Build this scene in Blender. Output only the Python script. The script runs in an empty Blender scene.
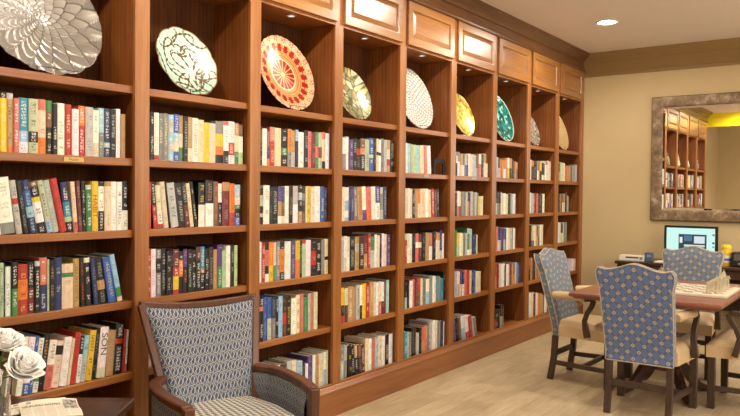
import bpy, bmesh, math, random
import numpy as np
from mathutils import Vector, Matrix

random.seed(7)
RNG = np.random.default_rng(11)
scene = bpy.context.scene
COL = bpy.data.collections.new('reading_room')
scene.collection.children.link(COL)
PI = math.pi


# ---------------------------------------------------------------- objects
def tag(o, label=None, cat=None, group=None, kind=None):
    if label: o['label'] = label
    if cat: o['category'] = cat
    if group: o['group'] = group
    if kind: o['kind'] = kind
    return o


def thing(name, label, cat, loc=(0, 0, 0), rotz=0.0, group=None):
    o = bpy.data.objects.new(name, None)
    COL.objects.link(o)
    o.empty_display_size = .1
    o.location = loc
    o.rotation_euler = (0, 0, rotz)
    return tag(o, label, cat, group)


def srgb(h):
    h = h.lstrip('#')
    c = [int(h[i:i + 2], 16) / 255 for i in (0, 2, 4)]
    return tuple(x / 12.92 if x <= .04045 else ((x + .055) / 1.055) ** 2.4 for x in c)


class MB:
    """collects shapes and links them as ONE mesh object"""
    def __init__(s):
        s.v = []; s.f = []; s.uv = []; s.mi = []; s.cur = 0; s.col = None

    def add(s, verts, faces, uvs=None):
        b = len(s.v)
        s.v += [tuple(p) for p in verts]
        for k, f in enumerate(faces):
            s.f.append(tuple(b + i for i in f))
            s.mi.append(s.cur)
            s.uv.append(uvs[k] if uvs else None)
        return s

    def box(s, x0, x1, y0, y1, z0, z1):
        v = [(x, y, z) for x in (x0, x1) for y in (y0, y1) for z in (z0, z1)]
        return s.add(v, [(0, 1, 3, 2), (4, 6, 7, 5), (0, 4, 5, 1), (2, 3, 7, 6), (0, 2, 6, 4), (1, 5, 7, 3)])

    def hexa(s, bottom, top):
        v = list(bottom) + list(top)
        return s.add(v, [(3, 2, 1, 0), (4, 5, 6, 7), (0, 1, 5, 4), (1, 2, 6, 5), (2, 3, 7, 6), (3, 0, 4, 7)])

    def prism(s, poly, axis, a0, a1):
        n = len(poly)
        def P(p, a):
            return {0: (a, p[0], p[1]), 1: (p[0], a, p[1]), 2: (p[0], p[1], a)}[axis]
        v = [P(p, a0) for p in poly] + [P(p, a1) for p in poly]
        f = [tuple(range(n))[::-1], tuple(range(n, 2 * n))]
        f += [(i, (i + 1) % n, n + (i + 1) % n, n + i) for i in range(n)]
        return s.add(v, f)

    def tube(s, pts, r, n=8, closed=False):
        pts = [Vector(p) for p in pts]
        m = len(pts)
        rs = r if isinstance(r, (list, tuple)) else [r] * m
        v = []; f = []
        prev = None
        for i, p in enumerate(pts):
            if closed:
                t = pts[(i + 1) % m] - pts[i - 1]
            else:
                t = pts[min(i + 1, m - 1)] - pts[max(i - 1, 0)]
            t.normalize()
            if prev is None:
                a = Vector((0, 0, 1)) if abs(t.z) < .9 else Vector((1, 0, 0))
                nrm = t.cross(a).normalized()
            else:
                nrm = (prev - t * prev.dot(t)).normalized()
            prev = nrm
            bn = t.cross(nrm)
            for k in range(n):
                an = 2 * PI * k / n
                v.append(p + (nrm * math.cos(an) + bn * math.sin(an)) * rs[i])
        for i in range(m if closed else m - 1):
            for k in range(n):
                f.append((i * n + k, i * n + (k + 1) % n, ((i + 1) % m) * n + (k + 1) % n, ((i + 1) % m) * n + k))
        if not closed:
            f.append(tuple(range(n))[::-1]); f.append(tuple((m - 1) * n + k for k in range(n)))
        return s.add(v, f)

    def lathe(s, prof, n=24, c=(0, 0, 0)):
        v = []; f = []
        for r, z in prof:
            for k in range(n):
                a = 2 * PI * k / n
                v.append((c[0] + r * math.cos(a), c[1] + r * math.sin(a), c[2] + z))
        m = len(prof)
        for i in range(m - 1):
            for k in range(n):
                f.append((i * n + k, i * n + (k + 1) % n, (i + 1) * n + (k + 1) % n, (i + 1) * n + k))
        f.append(tuple(range(n))[::-1]); f.append(tuple((m - 1) * n + k for k in range(n)))
        return s.add(v, f)

    def bar(s, pts, w, h, up=(0, 0, 1)):
        """rectangular section swept along a path; w sideways, h along up"""
        pts = [Vector(p) for p in pts]; m = len(pts)
        ws = w if isinstance(w, (list, tuple)) else [w] * m
        hs = h if isinstance(h, (list, tuple)) else [h] * m
        v = []; f = []
        for i, p in enumerate(pts):
            t = (pts[min(i + 1, m - 1)] - pts[max(i - 1, 0)]).normalized()
            u = Vector(up); side = t.cross(u).normalized(); u2 = side.cross(t).normalized()
            for a, b in ((-1, -1), (1, -1), (1, 1), (-1, 1)):
                v.append(p + side * a * ws[i] / 2 + u2 * b * hs[i] / 2)
        for i in range(m - 1):
            for k in range(4):
                f.append((i * 4 + k, i * 4 + (k + 1) % 4, (i + 1) * 4 + (k + 1) % 4, (i + 1) * 4 + k))
        f.append((3, 2, 1, 0)); f.append(tuple((m - 1) * 4 + k for k in range(4)))
        return s.add(v, f)

    def grid(s, fn, nu, nv, uvfn=None, flip=False):
        v = []; f = []; uv = []
        for j in range(nv + 1):
            for i in range(nu + 1):
                v.append(fn(i / nu, j / nv))
        for j in range(nv):
            for i in range(nu):
                q = [j * (nu + 1) + i, j * (nu + 1) + i + 1, (j + 1) * (nu + 1) + i + 1, (j + 1) * (nu + 1) + i]
                c = [(i, j), (i + 1, j), (i + 1, j + 1), (i, j + 1)]
                if flip: q.reverse(); c.reverse()
                f.append(tuple(q))
                if uvfn: uv.append([uvfn(a / nu, b / nv) for a, b in c])
        return s.add(v, f, uv if uvfn else None)

    def build(s, name, mat, parent=None, bevel=0.0, seg=2, smooth=35, world=False, sub=0, solid=0.0):
        me = bpy.data.meshes.new(name)
        off = Vector((0, 0, 0))
        if world and parent:
            p = parent
            while p: off += p.location; p = p.parent
        me.from_pydata([tuple(Vector(p) - off) for p in s.v], [], s.f)
        if any(u is not None for u in s.uv):
            L = me.uv_layers.new(name='UVMap').data
            k = 0
            for fi, f in enumerate(s.f):
                for q in range(len(f)):
                    if s.uv[fi]: L[k].uv = s.uv[fi][q]
                    k += 1
        mats = mat if isinstance(mat, (list, tuple)) else [mat]
        for m in mats: me.materials.append(m)
        if len(mats) > 1: me.polygons.foreach_set('material_index', s.mi)
        bm = bmesh.new(); bm.from_mesh(me)
        bmesh.ops.recalc_face_normals(bm, faces=bm.faces)
        bm.to_mesh(me); bm.free()
        if smooth:
            me.shade_smooth()
            me.set_sharp_from_angle(angle=math.radians(smooth))
        o = bpy.data.objects.new(name, me)
        COL.objects.link(o)
        if parent: o.parent = parent
        if solid:
            m = o.modifiers.new('thickness', 'SOLIDIFY'); m.thickness = solid; m.offset = 0
        if bevel:
            m = o.modifiers.new('edge', 'BEVEL'); m.width = bevel; m.segments = seg; m.limit_method = 'ANGLE'
            m.angle_limit = math.radians(40)
        if sub:
            m = o.modifiers.new('round', 'SUBSURF'); m.levels = sub; m.render_levels = sub
        return o


def copy_tree(o, parent=None):
    c = o.copy(); COL.objects.link(c)
    if parent: c.parent = parent
    for ch in list(o.children): copy_tree(ch, c)
    return c


# ---------------------------------------------------------------- materials
class NT:
    def __init__(s, name):
        s.m = bpy.data.materials.new(name); s.m.use_nodes = True
        s.t = s.m.node_tree
        s.b = s.t.nodes['Principled BSDF']

    def n(s, kind, **kw):
        nd = s.t.nodes.new(kind)
        for k, v in kw.items(): setattr(nd, k, v)
        return nd

    def l(s, a, b): s.t.links.new(a, b); return s

    def math(s, op, a, b=None, c=None):
        nd = s.n('ShaderNodeMath', operation=op)
        for i, x in enumerate((a, b, c)):
            if x is None: continue
            if isinstance(x, (int, float)): nd.inputs[i].default_value = x
            else: s.l(x, nd.inputs[i])
        return nd.outputs[0]

    def mix(s, fac, a, b, kind='MIX'):
        nd = s.n('ShaderNodeMix', data_type='RGBA', blend_type=kind)
        for sock, x in ((nd.inputs[0], fac), (nd.inputs[6], a), (nd.inputs[7], b)):
            if isinstance(x, (int, float)): sock.default_value = x
            elif isinstance(x, tuple): sock.default_value = (*x[:3], 1)
            else: s.l(x, sock)
        return nd.outputs[2]

    def coord(s, out='Object', scale=(1, 1, 1), rot=(0, 0, 0), loc=(0, 0, 0)):
        tc = s.n('ShaderNodeTexCoord'); mp = s.n('ShaderNodeMapping')
        mp.inputs['Scale'].default_value = scale; mp.inputs['Rotation'].default_value = rot
        mp.inputs['Location'].default_value = loc
        s.l(tc.outputs[out], mp.inputs['Vector'])
        return mp.outputs[0]

    def noise(s, vec, scale=5, detail=4, rough=.55, dist=0):
        nd = s.n('ShaderNodeTexNoise'); s.l(vec, nd.inputs['Vector'])
        nd.inputs['Scale'].default_value = scale; nd.inputs['Detail'].default_value = detail
        nd.inputs['Roughness'].default_value = rough; nd.inputs['Distortion'].default_value = dist
        return nd.outputs['Fac']

    def ramp(s, fac, stops, const=False):
        nd = s.n('ShaderNodeValToRGB'); s.l(fac, nd.inputs[0])
        e = nd.color_ramp.elements
        while len(e) < len(stops): e.new(.5)
        for q, (p, c) in zip(e, stops): q.position = p; q.color = (*c[:3], 1)
        if const: nd.color_ramp.interpolation = 'CONSTANT'
        return nd.outputs[0]

    def base(s, c): 
        if isinstance(c, tuple): s.b.inputs['Base Color'].default_value = (*c[:3], 1)
        else: s.l(c, s.b.inputs['Base Color'])
        return s

    def set(s, **kw):
        for k, v in kw.items():
            sock = s.b.inputs[k.replace('_', ' ')]
            if isinstance(v, (int, float)): sock.default_value = v
            elif isinstance(v, tuple): sock.default_value = (*v[:3], 1)
            else: s.l(v, sock)
        return s

    def bump(s, h, strength=.2, dist=.01):
        nd = s.n('ShaderNodeBump'); nd.inputs['Strength'].default_value = strength
        nd.inputs['Distance'].default_value = dist
        s.l(h, nd.inputs['Height']); s.l(nd.outputs[0], s.b.inputs['Normal'])
        return s


def plain(name, hexc, rough=.5, metal=0.0, var=.0, **kw):
    t = NT(name); c = srgb(hexc)
    if var:
        f = t.noise(t.coord('Object'), 9, 3)
        t.base(t.ramp(f, [(.3, tuple(x * (1 - var) for x in c)), (.7, tuple(min(1, x * (1 + var)) for x in c))]))
    else: t.base(c)
    t.set(Roughness=rough, Metallic=metal, **kw)
    return t.m


def wood(name, axis, dark, mid, light, rough=.38, fine=1.0, strip=False, coat=.25):
    t = NT(name)
    sc = [26 * fine] * 3; sc[axis] = 1.1
    sc2 = [5.0 * fine] * 3; sc2[axis] = .45
    v1 = t.coord('Object', tuple(sc)); v2 = t.coord('Object', tuple(sc2))
    a = t.noise(v1, 4, 5, .6); b = t.noise(v2, 2.2, 3, .5, .4)
    f = t.math('ADD', t.math('MULTIPLY', a, .5), t.math('MULTIPLY', b, .5))
    if strip:
        tc = t.n('ShaderNodeTexCoord'); sp = t.n('ShaderNodeSeparateXYZ'); t.l(tc.outputs['Object'], sp.inputs[0])
        xx = t.math('ADD', sp.outputs[0], sp.outputs[1])
        wv = t.math('SINE', t.math('MULTIPLY', xx, 2 * PI / .03))
        f = t.math('ADD', f, t.math('MULTIPLY', wv, .05))
    t.base(t.ramp(f, [(.32, srgb(dark)), (.5, srgb(mid)), (.68, srgb(light))]))
    t.set(Roughness=rough)
    t.b.inputs['Coat Weight'].default_value = coat
    t.b.inputs['Coat Roughness'].default_value = .26
    t.bump(a, .06, .004)
    return t.m


W_V = wood('cherry_wood_upright', 2, '804a21', '975e2b', 'ab733c')
W_H = wood('cherry_wood_level', 0, '804820', '975c29', 'aa7038')
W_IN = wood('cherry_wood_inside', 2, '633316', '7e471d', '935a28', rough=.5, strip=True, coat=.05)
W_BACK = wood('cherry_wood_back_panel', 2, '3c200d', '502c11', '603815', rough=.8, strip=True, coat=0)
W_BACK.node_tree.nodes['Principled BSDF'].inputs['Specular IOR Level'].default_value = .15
W_CROWN_SHADED = wood('shaded_cherry_crown', 0, '4e2e17', '654020', '7a502c')  # same cherry, darkened in colour for the low light near the ceiling
W_DOOR = wood('cherry_wood_door', 0, '7c4c22', '96632e', 'ab7840', rough=.34, coat=.8)
W_DARK = wood('dark_walnut_wood', 1, '2c1a12', '3d261a', '523424', rough=.3)
W_LEG = wood('dark_stained_leg_wood', 2, '2e201a', '3e2c24', '4a372c', rough=.42)
W_TABLE = wood('red_mahogany_tabletop', 1, '6b3a28', '804a34', '935a40', rough=.36, coat=.1)
W_ARM = wood('armchair_walnut_frame', 2, '46230f', '5a3016', '6b3e20', rough=.4, coat=.15)
M_BLACK = plain('black_satin_metal', '0c0b0a', .65)
M_WIRE = plain('black_wire', '1c1a18', .45, .5)
M_STEEL = plain('brushed_steel', 'c8c8c8', .3, 1.0)
M_BRASS = plain('brass_plate', 'b89a5c', .35, .8, .1)
M_SILVERTAG = plain('pewter_plate', '9a948c', .4, .6, .1)
M_PAGES = plain('paper_page_edges', 'e2d8c0', .8, 0, .06)
M_CREAM = plain('cream_leather', 'cfb48a', .42, 0, .06)
M_PIPING = plain('cream_piping', 'b5a78f', .6)


def emit(name, c, strength):
    t = NT(name); t.base((0, 0, 0)); t.set(Emission_Color=c, Emission_Strength=strength)
    return t.m


def wall_mat(name, a, b, rough=.7):
    t = NT(name)
    f = t.noise(t.coord('Object'), 1.3, 4)
    t.base(t.ramp(f, [(.3, srgb(a)), (.7, srgb(b))]))
    t.set(Roughness=rough)
    t.bump(t.noise(t.coord('Object'), 160, 2), .05, .002)
    return t.m


M_WALL = wall_mat('warm_beige_wall_paint', 'c6b084', 'ccb68a')
M_CEIL = wall_mat('off_white_ceiling_paint', 'e4d9d0', 'e8ddd4', .8)
M_TRIM = wall_mat('olive_tan_crown_paint', '8c7044', '92764a', .42)
M_BASE = wall_mat('beige_trim_paint', 'c4ab7c', 'cab184', .5)
M_GOLD = wall_mat('yellow_paint', 'f2dc10', 'f6e21c', .6)


def floor_mat():
    t = NT('pale_oak_plank_floor')
    v = t.coord('Object')
    br = t.n('ShaderNodeTexBrick'); t.l(v, br.inputs['Vector'])
    br.offset = .37; br.inputs['Scale'].default_value = 1
    br.inputs['Brick Width'].default_value = 1.22; br.inputs['Row Height'].default_value = .18
    br.inputs['Mortar Size'].default_value = .0022; br.inputs['Mortar Smooth'].default_value = .4
    br.inputs['Color1'].default_value = (0, 0, 0, 1); br.inputs['Color2'].default_value = (1, 1, 1, 1)
    br.inputs['Mortar'].default_value = (.5, .5, .5, 1)
    rnd = t.noise(t.coord('Object', (.7, 5.5, 1)), 1.0, 1)
    g = t.noise(t.coord('Object', (1.4, 22, 1)), 3, 6, .62, .3)
    bl = t.noise(t.coord('Object', (1.0, 3.0, 1)), 2.4, 4, .6)
    sep = t.n('ShaderNodeSeparateColor'); t.l(br.outputs['Color'], sep.inputs[0])
    f = t.math('ADD', t.math('MULTIPLY', g, .45), t.math('ADD', t.math('MULTIPLY', bl, .4), t.math('MULTIPLY', sep.outputs[0], .12)))
    c = t.ramp(f, [(.32, srgb('9c8a6c')), (.5, srgb('baa684')), (.66, srgb('cdbc9c'))])
    t.base(t.mix(t.math('MULTIPLY', br.outputs['Fac'], .55), c, srgb('8a7050')))
    t.set(Roughness=.4)
    t.bump(br.outputs['Fac'], -.15, .003)
    return t.m


M_FLOOR = floor_mat()


def book_mat():
    t = NT('book_cover')
    a = t.n('ShaderNodeAttribute', attribute_name='Col')
    k = t.n('ShaderNodeAttribute', attribute_name='Ink')
    uv = t.n('ShaderNodeUVMap', uv_map='UVMap')
    mp = t.n('ShaderNodeMapping'); t.l(uv.outputs[0], mp.inputs['Vector']); mp.inputs['Scale'].default_value = (1, 1, 1)
    # printed spine lettering: small upright cells with letter and word gaps
    sp = t.n('ShaderNodeSeparateXYZ'); t.l(mp.outputs[0], sp.inputs[0])
    gu = t.math('FLOOR', t.math('DIVIDE', sp.outputs[0], .0034))
    vv = t.math('DIVIDE', sp.outputs[1], .0027)
    gv = t.math('FLOOR', vv)
    cb = t.n('ShaderNodeCombineXYZ'); t.l(gu, cb.inputs[0]); t.l(gv, cb.inputs[1])
    wn = t.n('ShaderNodeTexWhiteNoise', noise_dimensions='2D'); t.l(cb.outputs[0], wn.inputs['Vector'])
    m = t.math('GREATER_THAN', wn.outputs['Value'], .4)
    gap = t.math('GREATER_THAN', t.math('FRACT', t.math('DIVIDE', gv, 4.0)), .1)
    wd = t.n('ShaderNodeTexWhiteNoise', noise_dimensions='1D'); t.l(t.math('FLOOR', t.math('DIVIDE', sp.outputs[1], .021)), wd.inputs['W'])
    m2 = t.math('MULTIPLY', gap, t.math('GREATER_THAN', wd.outputs['Value'], .3))
    m = t.math('MULTIPLY', t.math('MULTIPLY', m, m2), k.outputs['Alpha'])
    # soft printed picture tone
    n3 = t.n('ShaderNodeTexNoise'); t.l(mp.outputs[0], n3.inputs['Vector']); n3.inputs['Scale'].default_value = 45
    n3.inputs['Detail'].default_value = 3
    tone = t.ramp(n3.outputs['Fac'], [(.35, (.85, .85, .85)), (.6, (1, 1, 1))])
    base = t.mix(1.0, a.outputs['Color'], tone, 'MULTIPLY')
    t.base(t.mix(t.math('MULTIPLY', m, .62), base, k.outputs['Color']))
    t.set(Roughness=.42)
    return t.m


M_BOOK = book_mat()


def damask(name, base, dark, gold):
    """blue chair cloth: small gold rings on a staggered lattice, dark curved net between"""
    t = NT(name)
    uv = t.n('ShaderNodeUVMap', uv_map='UVMap'); sp = t.n('ShaderNodeSeparateXYZ'); t.l(uv.outputs[0], sp.inputs[0])
    u, v = sp.outputs[0], sp.outputs[1]
    PX, PY = .071, .088
    def near(du, dv):
        a = t.math('SUBTRACT', t.math('FRACT', t.math('ADD', t.math('DIVIDE', u, PX), du)), .5)
        b = t.math('SUBTRACT', t.math('FRACT', t.math('ADD', t.math('DIVIDE', v, PY), dv)), .5)
        a = t.math('MULTIPLY', a, PX); b = t.math('MULTIPLY', b, PY)
        return t.math('SQRT', t.math('ADD', t.math('MULTIPLY', a, a), t.math('MULTIPLY', b, b)))
    d = t.math('MINIMUM', near(0, 0), near(.5, .5))
    ring = t.math('MULTIPLY', t.math('LESS_THAN', d, .0118), t.math('GREATER_THAN', d, .0058))
    dot = t.math('LESS_THAN', d, .0028)
    ring = t.math('MAXIMUM', ring, dot)
    s1 = t.math('ADD', t.math('DIVIDE', u, PX), t.math('DIVIDE', v, PY))
    s2 = t.math('SUBTRACT', t.math('DIVIDE', u, PX), t.math('DIVIDE', v, PY))
    def net(s):
        q = t.math('ABSOLUTE', t.math('SUBTRACT', t.math('FRACT', t.math('ADD', s, .5)), .5))
        return t.math('LESS_THAN', q, .075)
    nt = t.math('MAXIMUM', net(s1), net(s2))
    wv = t.noise(t.coord('UV', (900, 900, 900)), 1, 1)
    c = t.mix(t.math('MULTIPLY', nt, .6), srgb(base), srgb(dark))
    c = t.mix(t.math('MULTIPLY', ring, .85), c, srgb(gold))
    c = t.mix(t.math('MULTIPLY', wv, .25), c, srgb(dark))
    t.base(c).set(Roughness=.75)
    t.b.inputs['Sheen Weight'].default_value = .15
    return t.m


M_DAMASK = damask('blue_damask_cloth', '60749e', '3e4d70', 'cdb994')
M_DAMASK_GREYED = damask('grey_blue_damask_cloth', '6a7686', '4a5564', 'c4b08a')  # same blue cloth; greyer colour stands in for the light on the other chairs


def oval_cloth(name, blue, ivory):
    t = NT(name)
    uv = t.n('ShaderNodeUVMap', uv_map='UVMap'); sp = t.n('ShaderNodeSeparateXYZ'); t.l(uv.outputs[0], sp.inputs[0])
    u, v = sp.outputs[0], sp.outputs[1]
    PX, PY = .0365, .0465
    row = t.math('FLOOR', t.math('DIVIDE', v, PY))
    sh = t.math('MULTIPLY', t.math('MODULO', t.math('ABSOLUTE', row), 2.0), .5)
    a = t.math('MULTIPLY', t.math('SUBTRACT', t.math('FRACT', t.math('ADD', t.math('DIVIDE', u, PX), sh)), .5), PX)
    b = t.math('MULTIPLY', t.math('SUBTRACT', t.math('FRACT', t.math('DIVIDE', v, PY)), .5), PY)
    e = t.math('SQRT', t.math('ADD', t.math('POWER', t.math('DIVIDE', a, .0176), 2.0), t.math('POWER', t.math('DIVIDE', b, .0238), 2.0)))
    rim = t.math('LESS_THAN', t.math('ABSOLUTE', t.math('SUBTRACT', e, .92)), .07)
    s = t.math('SUBTRACT', a, t.math('MULTIPLY', t.math('SINE', t.math('MULTIPLY', b, 2 * PI / .029)), .0046))
    ss = t.math('MULTIPLY', t.math('LESS_THAN', t.math('ABSOLUTE', s), .0022), t.math('LESS_THAN', e, .68))
    m = t.math('MAXIMUM', rim, ss)
    outer = t.math('GREATER_THAN', e, 1.0)
    c = t.mix(t.math('MULTIPLY', outer, .06), srgb(blue), srgb(ivory))
    c = t.mix(t.math('MULTIPLY', m, .85), c, srgb(ivory))
    wv = t.noise(t.coord('UV', (500, 900, 500)), 1, 1)
    c = t.mix(t.math('MULTIPLY', wv, .1), c, srgb('6a6c78'))
    t.base(c).set(Roughness=.62)
    t.b.inputs['Sheen Weight'].default_value = .0
    return t.m


M_OVAL = oval_cloth('blue_ivory_oval_cloth', '2f4262', 'cfccbe')


def seat_cloth():
    t = NT('ivory_black_seat_cloth')
    uv = t.n('ShaderNodeUVMap', uv_map='UVMap'); sp = t.n('ShaderNodeSeparateXYZ'); t.l(uv.outputs[0], sp.inputs[0])
    u, v = sp.outputs[0], sp.outputs[1]
    P = .032
    a = t.math('DIVIDE', u, P); b = t.math('DIVIDE', v, P * 1.1)
    w = t.math('ADD', t.math('SINE', t.math('MULTIPLY', a, 2 * PI)), t.math('SINE', t.math('MULTIPLY', b, 2 * PI)))
    w2 = t.math('SINE', t.math('MULTIPLY', t.math('ADD', a, b), 4 * PI))
    m = t.math('GREATER_THAN', t.math('ADD', w, t.math('MULTIPLY', w2, .8)), .0)
    t.base(t.mix(t.math('MULTIPLY', m, .9), srgb('cfcabf'), srgb('24252b'))).set(Roughness=.7)
    return t.m


M_SEAT = seat_cloth()


def vcol_mat(name, rough=.35, metal=0.0, coat=.0, noise=0.0):
    t = NT(name)
    a = t.n('ShaderNodeAttribute', attribute_name='Col')
    c = a.outputs['Color']
    if noise:
        f = t.noise(t.coord('Object'), 70, 3)
        c = t.mix(1.0, c, t.ramp(f, [(.35, (1 - noise,) * 3), (.65, (1, 1, 1))]), 'MULTIPLY')
        t.bump(f, .25, .004)
    t.base(c).set(Roughness=rough, Metallic=metal)
    t.b.inputs['Coat Weight'].default_value = coat
    t.b.inputs['Coat Roughness'].default_value = .08
    return t.m


# ---------------------------------------------------------------- the room
XW, YB, YF, XF, H = 8.142, .32, -5.6, -1.6, 3.0
CAM = Vector((0, -2.8621, 1.4134))


def struct(name, mb, mat, **kw):
    return tag(mb.build(name, mat, **kw), kind='structure')


struct('floor', MB().box(XF - .1, XW + .1, YF - .1, YB + .1, -.08, 0), M_FLOOR, smooth=0)
struct('ceiling', MB().box(XF - .1, XW + .1, YF - .1, YB + .1, H, H + .08), M_CEIL, smooth=0)
struct('wall_back', MB().box(XW, XW + .1, YF - .1, YB + .1, 0, H), M_WALL, smooth=0)
struct('wall_left', MB().box(XF - .1, XW, YB, YB + .1, 0, H), M_WALL, smooth=0)
struct('wall_right', MB().box(XF - .1, XW, YF - .1, YF, 0, H), M_WALL, smooth=0)
struct('wall_front', MB().box(XF - .1, XF, YF, YB, 0, H), M_WALL, smooth=0)
# crown moulding and skirting of the far wall (profile: distance from wall, height)
crown = [(0, 2.755), (.018, 2.755), (.022, 2.785), (.032, 2.79), (.034, 2.80), (.05, 2.82), (.07, 2.86), (.1, 2.90),
         (.112, 2.905), (.115, 2.93), (.13, 2.95), (.142, 2.985), (.145, 3.0), (0, 3.0)]
struct('trim_1', MB().prism([(XW - d, z) for d, z in crown], 1, YF, 0.0), M_TRIM, smooth=25)
struct('baseboard_back', MB().prism([(XW, 0), (XW - .018, 0), (XW - .018, .15), (XW - .012, .165), (XW - .01, .19), (XW, .2)], 1, YF, -.03), M_BASE, smooth=25)
# wide cased opening behind the viewer: yellow header and moulding, seen in the mirror
hx = 1.12
struct('trim_2', MB().box(hx - .14, hx, YF, .3, 2.76, 3.0), M_GOLD, smooth=0)
struct('trim_3', MB().prism([(hx + d * .5, z) for d, z in crown], 1, YF, .3), M_GOLD, smooth=25)
struct('baseboard_front', MB().box(XF, XF + .018, YF, YB, 0, .2), M_BASE, smooth=0)
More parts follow.
